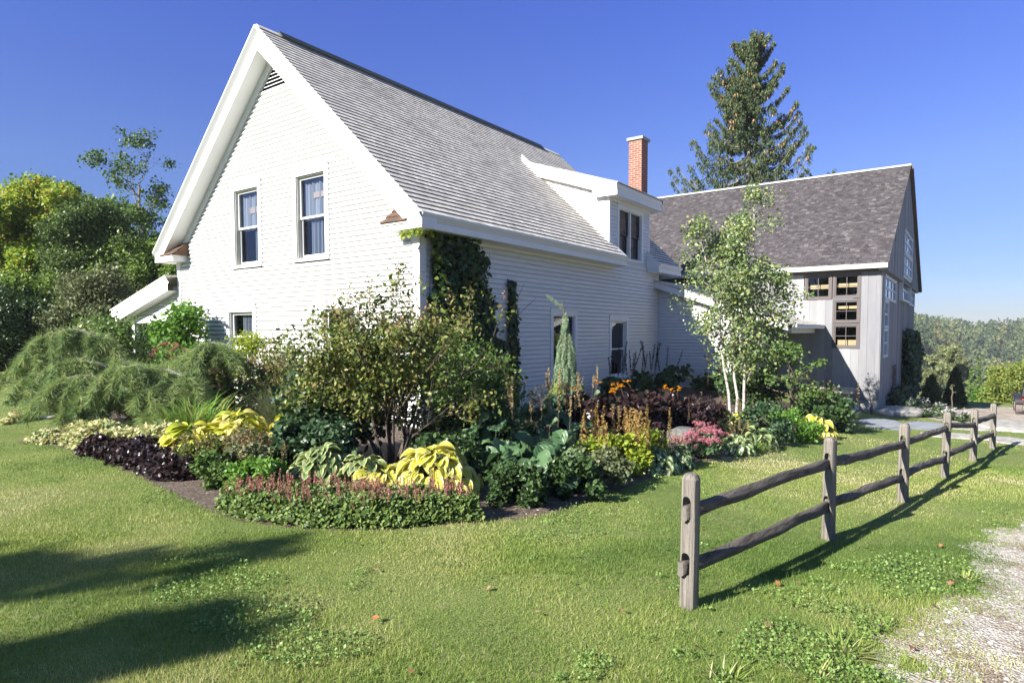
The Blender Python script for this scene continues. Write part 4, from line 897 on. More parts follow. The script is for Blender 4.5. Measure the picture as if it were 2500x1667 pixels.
# colours
ML = mat_leaf
M['seedtan'] = ML("tan seed head", [(.20,.15,.07),(.32,.25,.12)], .2)
M['g_dark'] = ML("dark green leaf", [(.02,.042,.014),(.035,.068,.02),(.06,.10,.03)], .25, .4)
M['g_mid'] = ML("mid green leaf", [(.04,.08,.02),(.075,.13,.03),(.12,.18,.04)], .35, .45)
M['g_bright'] = ML("bright green leaf", [(.06,.14,.02),(.10,.20,.03),(.14,.26,.04)], .4, .45)
M['g_olive'] = ML("olive leaf", [(.06,.08,.035),(.10,.12,.05),(.16,.17,.08)], .3, .5)
M['g_ivy'] = ML("creeper leaf", [(.012,.03,.010),(.022,.045,.012),(.035,.065,.015),(.09,.12,.02)], .25, .35)
M['maple'] = ML("turning maple leaf", [(.06,.13,.02),(.12,.21,.025),(.20,.28,.03),(.30,.30,.04),(.40,.24,.04)], .45, .5)
M['birchl'] = ML("birch leaf", [(.09,.14,.05),(.14,.20,.075),(.22,.27,.12),(.28,.27,.08)], .35, .3)
M['shrubl'] = ML("shrub leaf", [(.035,.06,.014),(.07,.105,.024),(.12,.16,.038),(.19,.20,.05),(.15,.11,.045)], .3, .42)
M['viburn'] = ML("broad shrub leaf", [(.02,.045,.02),(.035,.07,.03),(.06,.10,.045)], .22, .38)
M['purple'] = ML("dark purple leaf", [(.012,.007,.008),(.022,.012,.013),(.040,.022,.022),(.016,.016,.010)], .15, .3)
M['variegated'] = ML("cream and green leaf", [(.09,.15,.05),(.28,.30,.12),(.42,.40,.20),(.50,.42,.25)], .3, .5)
M['yhosta'] = ML("yellow leaf with pale edge", [(.42,.42,.03),(.56,.52,.05),(.66,.60,.10),(.42,.46,.05)], .35, .6, margin=(.74,.70,.42), edge=.84, vein=.5, gain=1.0)
M['yhostag'] = ML("yellow green broad leaf", [(.28,.36,.03),(.50,.50,.04),(.62,.56,.07),(.66,.60,.25)], .35, .6, vein=.5, gain=1.0)
M['vhosta'] = ML("green leaf with cream edge", [(.07,.13,.045),(.12,.19,.06),(.16,.22,.08)], .3, .42, margin=(.46,.48,.22), edge=.68, vein=.4)
M['whosta'] = ML("white centred leaf", [(.45,.47,.28),(.34,.40,.18),(.5,.5,.33)], .3, .42, margin=(.06,.14,.04), edge=.6, vein=.4)
M['bigleaf'] = ML("large round leaf", [(.04,.085,.035),(.055,.11,.045),(.08,.135,.06)], .22, .38, vein=.35)
M['daylily'] = ML("strap leaf", [(.07,.16,.025),(.11,.21,.035),(.16,.24,.05),(.32,.29,.09)], .35, .4)
M['pine'] = ML("long pine needle", [(.07,.13,.05),(.14,.21,.075),(.23,.29,.105),(.33,.34,.13)], .3, .5)
M['spruce'] = ML("spruce needle", [(.018,.034,.014),(.034,.055,.02),(.058,.08,.026),(.095,.11,.035)], .12, .6)
M['bluespruce'] = ML("blue green needle", [(.13,.20,.13),(.18,.26,.16),(.24,.32,.16)], .15, .6)
M['limespruce'] = ML("lime green needle", [(.14,.20,.04),(.20,.27,.05),(.27,.32,.07)], .2, .6)
M['pink'] = ML("pink flower", [(.50,.16,.18),(.60,.24,.25),(.42,.10,.14)], .3, .5, gain=1.0)
M['dustypink'] = ML("dusty pink flower head", [(.34,.10,.14),(.45,.16,.20),(.52,.22,.24),(.28,.08,.10)], .2, .7, gain=1.0)
M['spikepink'] = ML("pink spike", [(.24,.07,.06),(.34,.11,.10),(.46,.22,.21),(.20,.10,.05)], .3, .6)
M['orangef'] = ML("orange petal", [(.75,.30,.01),(.85,.40,.02),(.6,.2,.01)], .3, .5, gain=1.0)
M['plume'] = ML("golden brown plume", [(.24,.15,.04),(.34,.23,.07),(.18,.10,.03)], .3, .7)
M['brownplume'] = ML("brown plume", [(.16,.10,.045),(.24,.16,.07),(.12,.08,.035)], .3, .7)
M['blackspike'] = ML("dark seed spike", [(.012,.010,.010),(.03,.022,.018)], .05, .8)
M['cone'] = ML("hanging cone", [(.26,.15,.06),(.34,.20,.09)], .1, .7)
M['paleolive'] = ML("pale olive leaf", [(.08,.10,.04),(.14,.16,.065),(.20,.22,.10)], .35, .6)
M['t_mid'] = ML("tree leaf", [(.05,.10,.02),(.12,.19,.035),(.21,.29,.06)], .4, .45)
M['t_dark'] = ML("dark tree leaf", [(.035,.07,.02),(.075,.12,.035),(.14,.18,.05)], .35, .45)
M['matgreen'] = ML("mat leaf", [(.045,.085,.02),(.08,.13,.03),(.13,.19,.045),(.17,.17,.05)], .3, .5)
M['t_yellow'] = ML("yellowing tree leaf", [(.07,.12,.02),(.14,.18,.03),(.22,.22,.05)], .35, .5)
M['white_f'] = ML("white flower", [(.65,.62,.62),(.75,.72,.72),(.5,.42,.48)], .3, .5, gain=1.0)
M['grass'] = ML("grass blade", [(.08,.15,.028),(.165,.255,.045),(.265,.335,.07),(.40,.40,.14),(.56,.50,.29)], .35, .6, gain=1.0)
M['clover'] = ML("clover leaf", [(.08,.15,.035),(.13,.21,.05),(.20,.28,.08)], .3, .5)
M['fallen'] = ML("fallen leaf", [(.36,.10,.03),(.42,.18,.06),(.20,.09,.05),(.38,.27,.15),(.28,.12,.08)], .2, .7, gain=1.0)
M['yellowgreen'] = ML("yellow green leaf", [(.12,.19,.02),(.20,.26,.025),(.30,.31,.03)], .4, .5)
M['fall'] = ML("autumn wood leaf", [(.016,.032,.018),(.042,.064,.026),(.08,.10,.034),(.13,.13,.045),(.24,.10,.04)], .2, .7)
M['redleaf'] = ML("red maple leaf", [(.45,.05,.03),(.55,.12,.04)], .4, .5, gain=1.0)
# ------------------------------------------------------------------ lawn grass (short mown blades, finer near the camera)
CAM = np.array([8.13,-8.43]); FD = np.array([math.sin(yaw), math.cos(yaw)])
def view_pts(n, d0, d1, half=.86, back=False):
    """random ground points in front of the camera, between two distances"""
    d = d0*(d1/d0)**rng.random(n); s = rng.uniform(-half, half, n)*d
    x = CAM[0]+FD[0]*d+FD[1]*s; y = CAM[1]+FD[1]*d-FD[0]*s; return x, y, d
def tuft_field(n, d0, d1, name, mat, hmin, hmax, wid, tl=.45, dryer=0.):
    x, y, d = view_pts(n, d0, d1); k = classify(x, y); gr = vnoise(x,y,.9)*.6+vnoise(x,y,.25)*.4
    edge = (k == 0) | ((k == 2) & ((classify(x-.10,y+.02) != 2) & (rng.random(n) < .8) | (classify(x-.24,y+.03) != 2) & (rng.random(n) < .35) | (rng.random(n) < np.where(vnoise(x,y,.28) > .74, .22, .02))) & (d < 9)) | ((k==1) & classify(x+.05,y-.05).astype(bool).__invert__())
    x, y, d, gr = x[edge], y[edge], d[edge], gr[edge]; n = len(x); z = gz(x,y)
    a = rng.random(n)*6.283; tilt = rng.normal(size=n)*tl; dr = np.stack([np.cos(a)*np.sin(tilt), np.sin(a)*np.sin(tilt), np.cos(tilt)+.2], -1); az = rng.random(n)*6.283
    sc = (d/4).clip(1,4); h = .8*rng.uniform(hmin,hmax,n)*(.45+1.25*gr)*(1+.12*(sc-1)); ww = wid*sc**.9*rng.uniform(.7,1.3,n)
    dry = vnoise(x,y,1.3)*.5+vnoise(x+9,y,.4)*.3+rng.random(n)*.35
    patch = vnoise(x+31,y,2.2)
    rn = (dry*1.25-.27+dryer+.8*(patch-.5)+.35*(vnoise(x+3,y+17,.55)-.5)).clip(0,1)
    return np.stack([x,y,z-.004], -1), frames(dr, np.stack([np.cos(az),np.sin(az),np.zeros(n)],-1)), np.stack([ww,h,h],-1), rn
parts = [tuft_field(*q) for q in ((230000,2.4,5.5,0,0,.012,.036,.0042),(230000,4.5,10,0,0,.012,.032,.0045),(120000,8,24,0,0,.012,.028,.0045),(40000,2.4,7,0,0,.02,.05,.003,1.3,.4),(9000,2.4,6,0,0,.04,.08,.0035,.7,.1))]
o = scatter("lawn_grass", GRASS, np.concatenate([p[0] for p in parts]), np.concatenate([p[1] for p in parts]), np.concatenate([p[2] for p in parts]), M['grass'], None, np.concatenate([p[3] for p in parts])); tag(o, kind='stuff')
# clover and broad-leaved weeds in patches
x, y, d = view_pts(130000, 2.4, 12); pn = vnoise(x+70,y+11,.8)*.6+vnoise(x,y+40,.3)*.4; dd = np.hypot(x-7.9,(y+2.9)*.8)
k = classify(x,y); ok = ((k == 0) & ((pn > .68) | ((vnoise(x+13,y+29,.16) > .86) & (pn > .45)))) | ((k != 1) & (np.hypot((x-7.9)/.38,(y+2.75)/.62) < 1+.3*(pn-.5)))
ok &= (rng.random(len(x)) < np.where(d < 5, 1, .6)); x, y, d, pn = x[ok], y[ok], d[ok], pn[ok]; n = len(x)
P = np.stack([x,y,gz(x,y)+rng.uniform(.012,.05,n)], -1); foliage("clover_patches", LEAFW, P, .014, M['clover'], None, .1, rnd=rng.random(n), face=(0,0,1.)); tag(bpy.data.objects["clover_patches"], kind='stuff')
# coarse tufts at the gravel edge
for i, (x, y, n, l) in enumerate(((7.62,-4.62,110,.17),(7.75,-4.15,60,.13),(7.55,-5.0,70,.14),(8.15,-2.75,60,.12),(7.2,-5.3,60,.13))):
    grassy("grass_tuft", (x,y,g1(x,y)), n, l, .007, .09, M['grass'], ("largest coarse grass tuft growing at the gravel corner in the lower right","small loose grass tuft up the gravel edge from the largest tuft","coarse grass tuft at the bottom edge beside the gravel","thin grass tuft at the far end of the clover patch on the gravel","short grass tuft in the lawn left of the gravel corner")[i], "grass tuft", "grass tufts along the gravel edge", seed=i, up=.5, lean=.3)
# gravel stones
STONE = T([(-.5,-.4,0),(.5,-.5,0),(.55,.4,0),(-.4,.5,0),(-.2,-.15,.45),(.25,-.2,.5),(.2,.2,.4),(-.2,.25,.5)], [(0,1,5,4),(1,2,6,5),(2,3,7,6),(3,0,4,7),(4,5,6,7)])
x, y, d = view_pts(60000, 2.6, 12); k = classify(x,y) == 2; x, y = x[k], y[k]; n = len(x); a = rng.random(n)*6.28
fr = frames(np.stack([np.cos(a),np.sin(a),np.zeros(n)],-1), np.tile([0,0,1.],(n,1))+rdir(n)*.25)
def mat_stone():
    m, n, b = nmat("loose gravel stone"); r = ramp(n, [(0,(.16,.145,.13)),(.4,(.33,.31,.28)),(.8,(.5,.48,.44)),(1,(.62,.6,.57))]); n.links.new(rndattr(n), r.inputs[0]); n.links.new(r.outputs[0], b.inputs['Base Color']); b.inputs['Roughness'].default_value = .9; return m
M['stones'] = mat_stone()
tag(scatter("loose_gravel", STONE, np.stack([x,y,gz(x,y)-.002],-1), fr, rng.uniform(.004,.012,n)*(1+1.6*(rng.random(n)>.97)), M['stones']), kind='stuff')
# bark chips on the bed
n = 9000; x = rng.uniform(-5,6,n); y = rng.uniform(-5.3,9,n); k = classify(x,y) == 1; x, y = x[k], y[k]; n = len(x); a = rng.random(n)*6.28
M['chips'] = ML("bark chip", [(.07,.045,.03),(.14,.09,.06),(.30,.23,.17),(.45,.37,.28)], 0, .9)
tag(scatter("bark_chips", STONE, np.stack([x,y,gz(x,y)],-1), frames(np.stack([np.cos(a),np.sin(a),np.zeros(n)],-1), np.tile([0,0,1.],(n,1))+rdir(n)*.4), np.stack([rng.uniform(.006,.016,n),rng.uniform(.015,.04,n),rng.uniform(.004,.01,n)],-1), M['chips']), kind='stuff')
# fallen leaves, each its own thing
FL = LOBE; lp_ = []
for (px_, py_) in ((6.2,-5.6),(5.5,-5.2),(7.0,-5.1),(7.2,-4.6),(6.9,-3.9),(7.0,-3.75),(7.35,-3.9),(7.2,-3.6),(5.3,-5.9),(4.6,-5.4),(5.9,-6.1),(6.6,-5.9),(7.1,-5.5),(6.35,-6.05),(5.1,-4.9),(5.6,-3.6),(6.1,-3.0),(6.6,-1.6),(3.3,-5.6),(4.2,-5.15),(6.4,-4.9),(5.9,-4.7),(7.75,-3.9),(7.9,-4.4),(8.0,-3.6),(8.2,-3.1),(7.5,-2.4),(7.95,-1.9),(5.0,-5.6),(4.4,-6.3),(7.4,-5.0),(6.0,-5.25)):
    lp_.append((px_+random.gauss(0,.06), py_+random.gauss(0,.06)))
for i, (x, y) in enumerate(lp_):
    a = random.random()*6.28; tv, tf, ta = FL; v = tv.copy(); v[:,2] += .25*np.abs(v[:,0])*random.uniform(-.5,1.5)+.12*v[:,1]*random.random(); s = random.uniform(.022,.045); me = mesh_np("fallen_leaf", v*s, tf, {'rnd': np.full(len(v), random.random())})
    o = link("fallen_leaf", me, M['fallen']); o.location = (x,y,g1(x,y)+.035); o.rotation_euler = (random.gauss(0,.3),random.gauss(0,.3),a); tag(o, "curled orange brown leaf fallen on the grass or gravel", "fallen leaf", "fallen leaves scattered over the lawn")

# ------------------------------------------------------------------ creeper on the house wall
iv = empty("wall_creeper", (0.05,1.0,-.05), label="dark green creeper climbing the shaded side wall beside the house corner", cat="climbing plant")
poly = np.array([(.10,3.60),(1.5,3.55),(1.72,3.2),(1.68,2.9),(1.9,2.45),(2.0,2.1),(2.05,1.7),(2.35,1.5),(2.5,.9),(2.3,.3),(1.8,-.1),(.2,-.1),(.15,1.5),(.28,2.6)])
n = 11000; u = rng.uniform(0,2.6,n); z = rng.uniform(-.1,3.62,n); ok = inside(poly, u+.12*(vnoise(u,z,.2)-.5)*2, z+.1*(vnoise(z,u,.18)-.5)) & (vnoise(u*1.6+3,z,.33) > .07); u, z = u[ok], z[ok]; n = len(u)
P = np.stack([.04+rng.random(n)*.16*(1+.8*vnoise(u,z,.3)), u, z], -1); foliage("leaves", LEAFW, P, .10, M['g_ivy'], iv, -.9, face=(1.,-.25,.3))
mb = MB()
for k in range(9):
    yy = .3+k*.2; pts = [(.03,yy*.6+.2,-.1)]+[(.035,yy+.12*math.sin(j*.8+k)*(j/8),j*.42) for j in range(1,9)]; mb.tube(pts, [.014]+[.011-.001*j for j in range(1,9)], 4, cap=False)
mb.build("vines", M['bark'], iv)
iv = empty("creeper_strand", (.05,2.75,-.05), label="narrow strand of creeper growing up the shaded wall left of the weeping spruce", cat="climbing plant")
z = rng.uniform(.3,2.85,900); u = 2.78-.12*(z-1.5)*.2+rng.normal(size=900)*.09*np.where(z>2.3,.45,1.); foliage("leaves", LEAFW, np.stack([.04+rng.random(900)*.1,u,z],-1), .085, M['g_ivy'], iv, -.9, face=(1.,-.2,.3))
mb = MB(); mb.tube([(.03,2.7,-.1),(.03,2.78,1.0),(.03,2.74,2.0),(.03,2.66,2.9)], .007, 4); mb.build("vines", M['bark'], iv)
# yellow creeper tips round the cornice
iv = empty("creeper_strand", (0,-.42,3.5), label="thin yellowing creeper shoot clinging round the corner cornice under the eave", cat="climbing plant")
n = 170; t = rng.random(n); P = np.stack([.45-.55*t, -.40+rng.normal(size=n)*.015, 3.50+rng.normal(size=n)*.035], -1); P[:70] = np.stack([.05+rng.random(70)*.35, rng.uniform(-.38,.1,70), 3.53+rng.normal(size=70)*.05],-1)
foliage("leaves", LEAFW, P, .045, M['yellowgreen'], iv, -.8)

# ------------------------------------------------------------------ big shrub at the house corner
rs = random.Random(5); R3 = np.array([FD[1],-FD[0],0])   # to the right in the photograph
t = empty("large_shrub", (2.05,-2.7,0), label="large open multi-stemmed shrub with olive and yellowing leaves in front of the house corner", cat="shrub"); mb = MB(); tips = []
for k in range(9):
    a = -0.5+k*.72; d = Vector((math.cos(a)*rs.uniform(.25,.6), math.sin(a)*.3, 1.0)); branch(mb, (2.05+math.cos(a)*.08,-2.7+math.sin(a)*.08,-.05), d, rs.uniform(.95,1.25), .024, 3, .45, .32, tips, 3, 5, .16, .62, .66, .004, rs)
mb.build("stems", M['bark'], t)
c = np.array([tuple(p) for p in tips]); rel = c-np.array([2.05,-2.7,0]); lat = rel@np.array([FD[1],-FD[0],0]); 
c = c[(rel[:,2] > .5+.5*rng.random(len(c))) & (np.abs(lat) < 1.5)]
lm = []
for k in range(46):
    a = rs.uniform(0,6.28); zz = rs.uniform(.55,1.85); w_ = math.sqrt(max(.1,1-((zz-1.15)/1.05)**2))*rs.uniform(.3,1.0); s_ = math.cos(a)*w_*1.28-.12; dpt_ = math.sin(a)*w_*.6
    lm.append((2.05+R3[0]*s_+FD[0]*dpt_, -2.7+R3[1]*s_+FD[1]*dpt_, zz))
P = np.concatenate([clumps(c, rng.uniform(.12,.26,len(c)), 20), clumps(np.array(lm), rng.uniform(.16,.34,len(lm)), 130)]); foliage("foliage", LEAF, P, .056, M['shrubl'], t, -.2)
top = c[c[:,2] > 1.7]; 
if len(top): P = clumps(top+np.array([0,0,.08]), np.full(len(top),.05), 14, 2.2); foliage("seed_heads", LEAF, P, .03, M['brownplume'], t, .2)
R3 = np.array([FD[1],-FD[0],0])   # to the right in the photograph
def at_(x, y, s=0, dpt=0): return (x+R3[0]*s+FD[0]*dpt, y+R3[1]*s+FD[1]*dpt)
shrub("leafy_shrub", (1.05,-2.75,0), (1.5,1.2,1.35), .11, 2600, M['viburn'], "dense dark green large-leaved shrub at the left foot of the tall open shrub", seed=3, lumps=34)
shrub("leafy_shrub", (2.0,-.85,0), (1.3,.9,1.5), .07, 3400, M['g_mid'], "bushy yellow green shrub against the creeper right of the tall open shrub", seed=4, lumps=34)
for x_, y_, q_ in ((2.65,-2.35,"low dark leaves beneath the right side of the tall open shrub"),(2.1,-1.9,"low dark leaves behind the stems of the tall open shrub"),(3.05,-2.75,"low dark leaves between the big yellow hosta and the round leaves")):
    shrub("leafy_shrub", (x_,y_,0), (.95,.8,.5), .07, 1300, M['shrubl'] if x_ < 2.5 else M['g_dark'], q_, seed=int(44+x_*10), lumps=20, base=0)
shrub("leafy_shrub", (2.85,-1.7,0), (1.2,.9,.8), .08, 1500, M['g_dark'], "dark leafy undergrowth in the shade between the open shrub and round-leaved plants", seed=43, lumps=24, base=0)
shrub("leafy_shrub", (1.9,-3.45,0), (.9,.6,.62), .09, 900, M['viburn'], "low dark leaves under the stems of the tall open shrub", seed=41, lumps=18)

# ------------------------------------------------------------------ weeping pine
def weeping_pine():
    t = empty("weeping_pine", (-4.6,-3.0,0), label="weeping pine with arching grey branches and long drooping blue green needles", cat="pine tree"); mb = MB(); tf = []; b0 = np.array([-4.6,-3.0,0])
    rt = R3; fw = np.array([FD[0],FD[1],0])
    def P3(s, z, d=0): return tuple(b0+rt*s+fw*d+np.array([0,0,z]))
    arms = [  # main arching limbs in (right, height, depth) metres from the base
     [(0,0,0),(.05,.7,0),(-.35,1.30,.1),(-.85,1.72,.1),(-1.35,1.78,.0),(-1.75,1.5,-.1),(-2.0,1.0,-.1)],
     [(0,.6,0),(-.5,1.15,-.1),(-1.0,1.25,-.3),(-1.5,1.0,-.4),(-1.9,.6,-.4)],
     [(0,.5,0),(.35,.95,.2),(.8,1.15,.3),(1.3,1.35,.4),(1.75,1.55,.4),(2.0,1.35,.4)],
     [(0,.5,0),(.3,.85,-.2),(.6,1.12,-.4),(.25,1.10,-.6),(-.1,.8,-.7)],
     [(0,.5,0),(.5,.9,-.1),(1.0,1.05,-.2),(1.5,.9,-.3),(1.7,.6,-.3)],
     [(0,.5,0),(-.3,.9,-.4),(-.7,.95,-.7),(-1.1,.6,-.8)],
         [(-.35,1.3,.1),(-.1,1.2,.0),(.3,1.0,-.1),(.6,.7,-.2)],
     [(0,.4,0),(-.2,.6,-.5),(-.4,.65,-.8),(-.6,.4,-.9)], [(0,.4,0),(.5,.7,-.5),(.9,.75,-.7),(1.2,.45,-.8)]]
    for A in arms:
        A = [(a*(.80 if a > 0 else .9), b_, c_) for a, b_, c_ in A]
        pts = [Vector(P3(*a)) for a in A]; sm = []
        for i in range(len(pts)-1):
            for q in range(4): 
                f = q/4; p0 = pts[max(0,i-1)]; p1 = pts[i]; p2 = pts[i+1]; p3 = pts[min(len(pts)-1,i+2)]
                sm.append(.5*((2*p1)+(p2-p0)*f+(2*p0-5*p1+4*p2-p3)*f*f+(3*p1-p0-3*p2+p3)*f**3))
        sm.append(pts[-1]); n = len(sm); mb.tube(sm, [.045*(1-.8*i/n)+.006 for i in range(n)], 6, cap=False)
        for i in range(4, n):
            for k in range(random.choice((2,4,6,9))):      # hanging side twigs
                L = random.uniform(.25,.75)*(1 if sm[i].z > .8 else .7); a = random.random()*6.28; d = Vector((math.cos(a),math.sin(a),.35)); q = [sm[i]]; dd = d.normalized()
                for s_ in range(5): dd = (dd+Vector((0,0,-.42))).normalized(); q.append(q[-1]+dd*L/5)
                q = [v for v in q if v.z > .05]
                if len(q) < 2: continue
                mb.tube(q, [.007]+[.004]*(len(q)-1), 3, cap=False)
                for v in q[1:]: tf.append((tuple(v), tuple((q[-1]-q[0]).normalized())))
    mb.build("trunk", M['barkgrey'], t)
    tp = np.array([a for a, _ in tf]); td = np.array([b for _, b in tf]); k = 54; P = np.repeat(tp, k, 0)+rng.normal(size=(len(tp)*k,3))*.014; d = unit(np.repeat(td, k, 0)*.6+rng.normal(size=(len(P),3))*.55+np.array([0,0,-.3])); n = len(P)
    sz = np.stack([np.full(n,.008), rng.uniform(.12,.2,n), np.full(n,.1)], -1); tint = np.repeat(rng.random(len(tp)), k)*.55+rng.random(n)*.45
    scatter("needles", NEEDLE, P, frames(d, rdir(n)), sz, M['pine'], t, tint)
weeping_pine()
# ------------------------------------------------------------------ left part of the bed
shrub("evergreen_shrub", (-7.2,-.75,0), (1.25,.9,2.45), .10, 4200, M['g_bright'], "upright bright glossy green shrub against the left end of the white gable", seed=6, lumps=44, base=.05)
shrub("flowering_shrub", (-9.5,-1.4,0), (1.9,1.2,2.05), .10, 2600, M['g_mid'], "loose shrub with pale cream leaf tips in front of the porch", seed=7, lumps=36)
shrub("clipped_hedge", (-10.2,.5,0), (2.6,.8,2.05), .06, 7000, M['g_dark'], "dark small-leaved climber filling the porch opening under the lean-to roof", seed=8, lumps=60, base=.02)
P = clumps(np.array([(-9.5,-1.6,1.2),(-9.0,-1.7,1.5),(-10.0,-1.6,1.4),(-9.6,-1.7,1.75)]), np.full(4,.4), 90)
foliage("pale_leaves", LEAFW, P, .09, M['variegated'], bpy.data.objects["flowering_shrub"], 0)
t_, cs_ = shrub("hydrangea", (-18.6,-.6,0), (1.9,1.5,1.75), .12, 1800, M['purple'], "pink flowered hydrangea bush at the far left edge of the lawn", seed=9, lumps=26)
flowers("flower_heads", clumps(cs_[cs_[:,2]>.9]+np.array([.1,-.2,.15]), np.full((cs_[:,2]>.9).sum(),.16), 40), .05, M['pink'], t_)
# ground covers
def mat_cover(name, pts, hgt, n, leaf, mat, tplx=LEAFW, yn=.12):
    pass
def cover(name, cx, cy, rx, ry, hgt, n, leaf, mat, label=None, cat="ground cover", kind='stuff', rot=0., tpl=LEAFW, thing=False):
    a = rng.random(n)*6.283; f = np.sqrt(rng.random(n)); u = np.cos(a)*f*rx*(1+.12*np.sin(a*3)); v = np.sin(a)*f*ry*(1+.12*np.cos(a*4)); x = cx+u*math.cos(rot)-v*math.sin(rot); y = cy+u*math.sin(rot)+v*math.cos(rot)
    hh = hgt*(1-f**3)*(.7+.5*vnoise(x,y,.18)); z = gz(x,y)+hh*(1-rng.random(n)**2.2*.75)+.015; P = np.stack([x,y,z],-1)
    if thing:
        t = empty(name, (cx,cy,g1(cx,cy)), label=label, cat=cat); foliage("foliage", tpl, P, leaf, mat, t, .0, face=(0,-.3,1.)); return t, P
    o = foliage(name, tpl, P, leaf, mat, None, .0, face=(0,-.3,1.)); tag(o, kind='stuff'); return o, P
ang = math.atan2(R3[1], R3[0])
cover("variegated_ground_cover", -3.0,-4.15,1.5,.42,.28,7000,.055,M['variegated'], rot=.0)
cover("variegated_ground_cover", -1.7,-3.85,.95,.32,.34,3400,.06,M['variegated'], rot=.1)
cover("variegated_ground_cover", -3.9,-4.55,.5,.28,.16,1500,.05,M['variegated'], rot=.1)
cover("variegated_ground_cover", -7.9,-3.35,1.5,.34,.24,4000,.06,M['variegated'], rot=-.75)
PL = ('leftmost dark purple clump in the front row, next to pale ground cover','second dark purple clump from the left in the front row','third dark purple clump from the left in the front row','fourth dark purple clump from the left in the front row','fifth dark purple clump from the left in the front row','rightmost dark purple clump in the front row, beside the green mounds','dark purple clump in the second row, left of the yellow hosta','dark purple clump in the second row, behind the pale ground cover')
for i, (x, y, s) in enumerate(((-2.1,-4.50,.26),(-1.55,-4.46,.27),(-1.05,-4.5,.3),(-.5,-4.52,.28),(-.05,-4.55,.3),(.35,-4.62,.24),(-.8,-4.25,.26),(-1.4,-4.2,.24))):
    t, P = cover("purple_foliage_plant", x, y, s*1.35, s, .22, 1100, .05, M['purple'], PL[i], "foliage plant", thing=True); t['group'] = "purple leaved clumps edging the bed"
grassy("daylily_clump", (-2.45,-2.95,0), 520, .95, .022, .42, M['daylily'], "arching green and yellow strap-leaved clump behind the yellow hostas", cat="strap-leaved plant", seed=3, lean=.75, up=.95)
ylab = "broad bright yellow leaved hosta"
hosta("hosta", (-.75,-3.85,0), 95, .27, .55, M['yhostag'], "large yellow hosta at the left end of the yellow group, by the purple clumps", seed=1, h=.42)
hosta("hosta", (-1.0,-3.0,0), 95, .26, .55, M['yhostag'], "yellow hosta with cream highlights behind the leftmost yellow one", seed=2, h=.5)
hosta("hosta", (.05,-2.75,0), 95, .25, .55, M['yhostag'], "yellow green hosta at the right of the yellow group, below the arching grass", seed=3, h=.5)
hosta("hosta", (.75,-3.2,0), 80, .22, .42, M['yhostag'], "rightmost yellow hosta of the left group, touching the dark large-leaved shrub", seed=34, h=.45)
hosta("hosta", (-.35,-3.35,0), 90, .25, .5, M['yhostag'], "yellow hosta in the middle of the group behind the brown plumes", seed=33, h=.42)
grassy("fine_grass_clump", (-1.7,-1.6,0), 900, 1.15, .009, .35, M['g_olive'], "fine grey green arching grass behind the yellow hostas", cat="ornamental grass", seed=5, lean=.62, up=1.0)
# phlox with pink heads
for i, (s, dp, lb) in enumerate(((-1.05,-.2,"tallest pink flowered plant beside the weeping pine"),(-.45,0,"pink flowered plant below the gable window, second from the pine"),(.15,-.1,"pink flowered plant below the right side of the gable window"),(.8,-.05,"pink flowered plant at the right, next to the tall open shrub"),(-1.2,-.8,"low pink flowers just above the strap-leaved clump"))):
    x, y = at_(-4.0,-1.5,s,dp); t = empty("pink_flowering_plant", (x,y,0), label=lb, cat="flowering plant", group="pink flowers below the gable window"); hh = (1.55,1.15,1.1,1.2,.85)[i]; n = 14
    pts = [(x+random.gauss(0,.18), y+random.gauss(0,.14), 0) for _ in range(n)]; mb = MB(); tp_ = []; lv_ = []
    for p in pts:
        e = (p[0]+random.gauss(0,.08), p[1]+random.gauss(0,.08), hh*random.uniform(.6,1.02)); mb.tube([p, e], .005, 4); tp_.append(e)
        for q in np.linspace(.25,.92,9): lv_ += [np.array(p)*(1-q)+np.array(e)*q]*5
    mb.build("stems", M['brownstem'], t); flowers("flower_heads", clumps(np.array(tp_), np.full(n,.075), 26, .6), .026, M['pink'], t); foliage("foliage", LEAF, np.array(lv_)+rng.normal(size=(len(lv_),3))*.02, .10, M['g_mid'], t, 0.)
shrub("rose_bush", (-4.35,-.75,0), (1.2,.7,1.75), .05, 3000, M['yellowgreen'], "tall thin yellow green bush rising over the lower gable window", seed=12, lumps=46, stemmat='stem', base=.1)
t_, cs_ = shrub("flowering_shrub", (-3.1,-.8,0), (1.4,.7,1.5), .055, 2400, M['shrubl'], "wispy green bush with pink flowers between the rose and the open shrub", seed=13, lumps=36)
flowers("flower_heads", clumps(cs_+np.array([0,-.1,0]), np.full(len(cs_),.2), 9), .028, M['pink'], t_)
t_, cs_ = shrub("flowering_shrub", (-5.0,-1.0,0), (1.1,.6,1.2), .055, 1500, M['shrubl'], "low bush dotted with pink flowers beneath the lower gable window", seed=14, lumps=30)
flowers("flower_heads", clumps(cs_+np.array([0,-.1,0]), np.full(len(cs_),.2), 10), .03, M['pink'], t_)
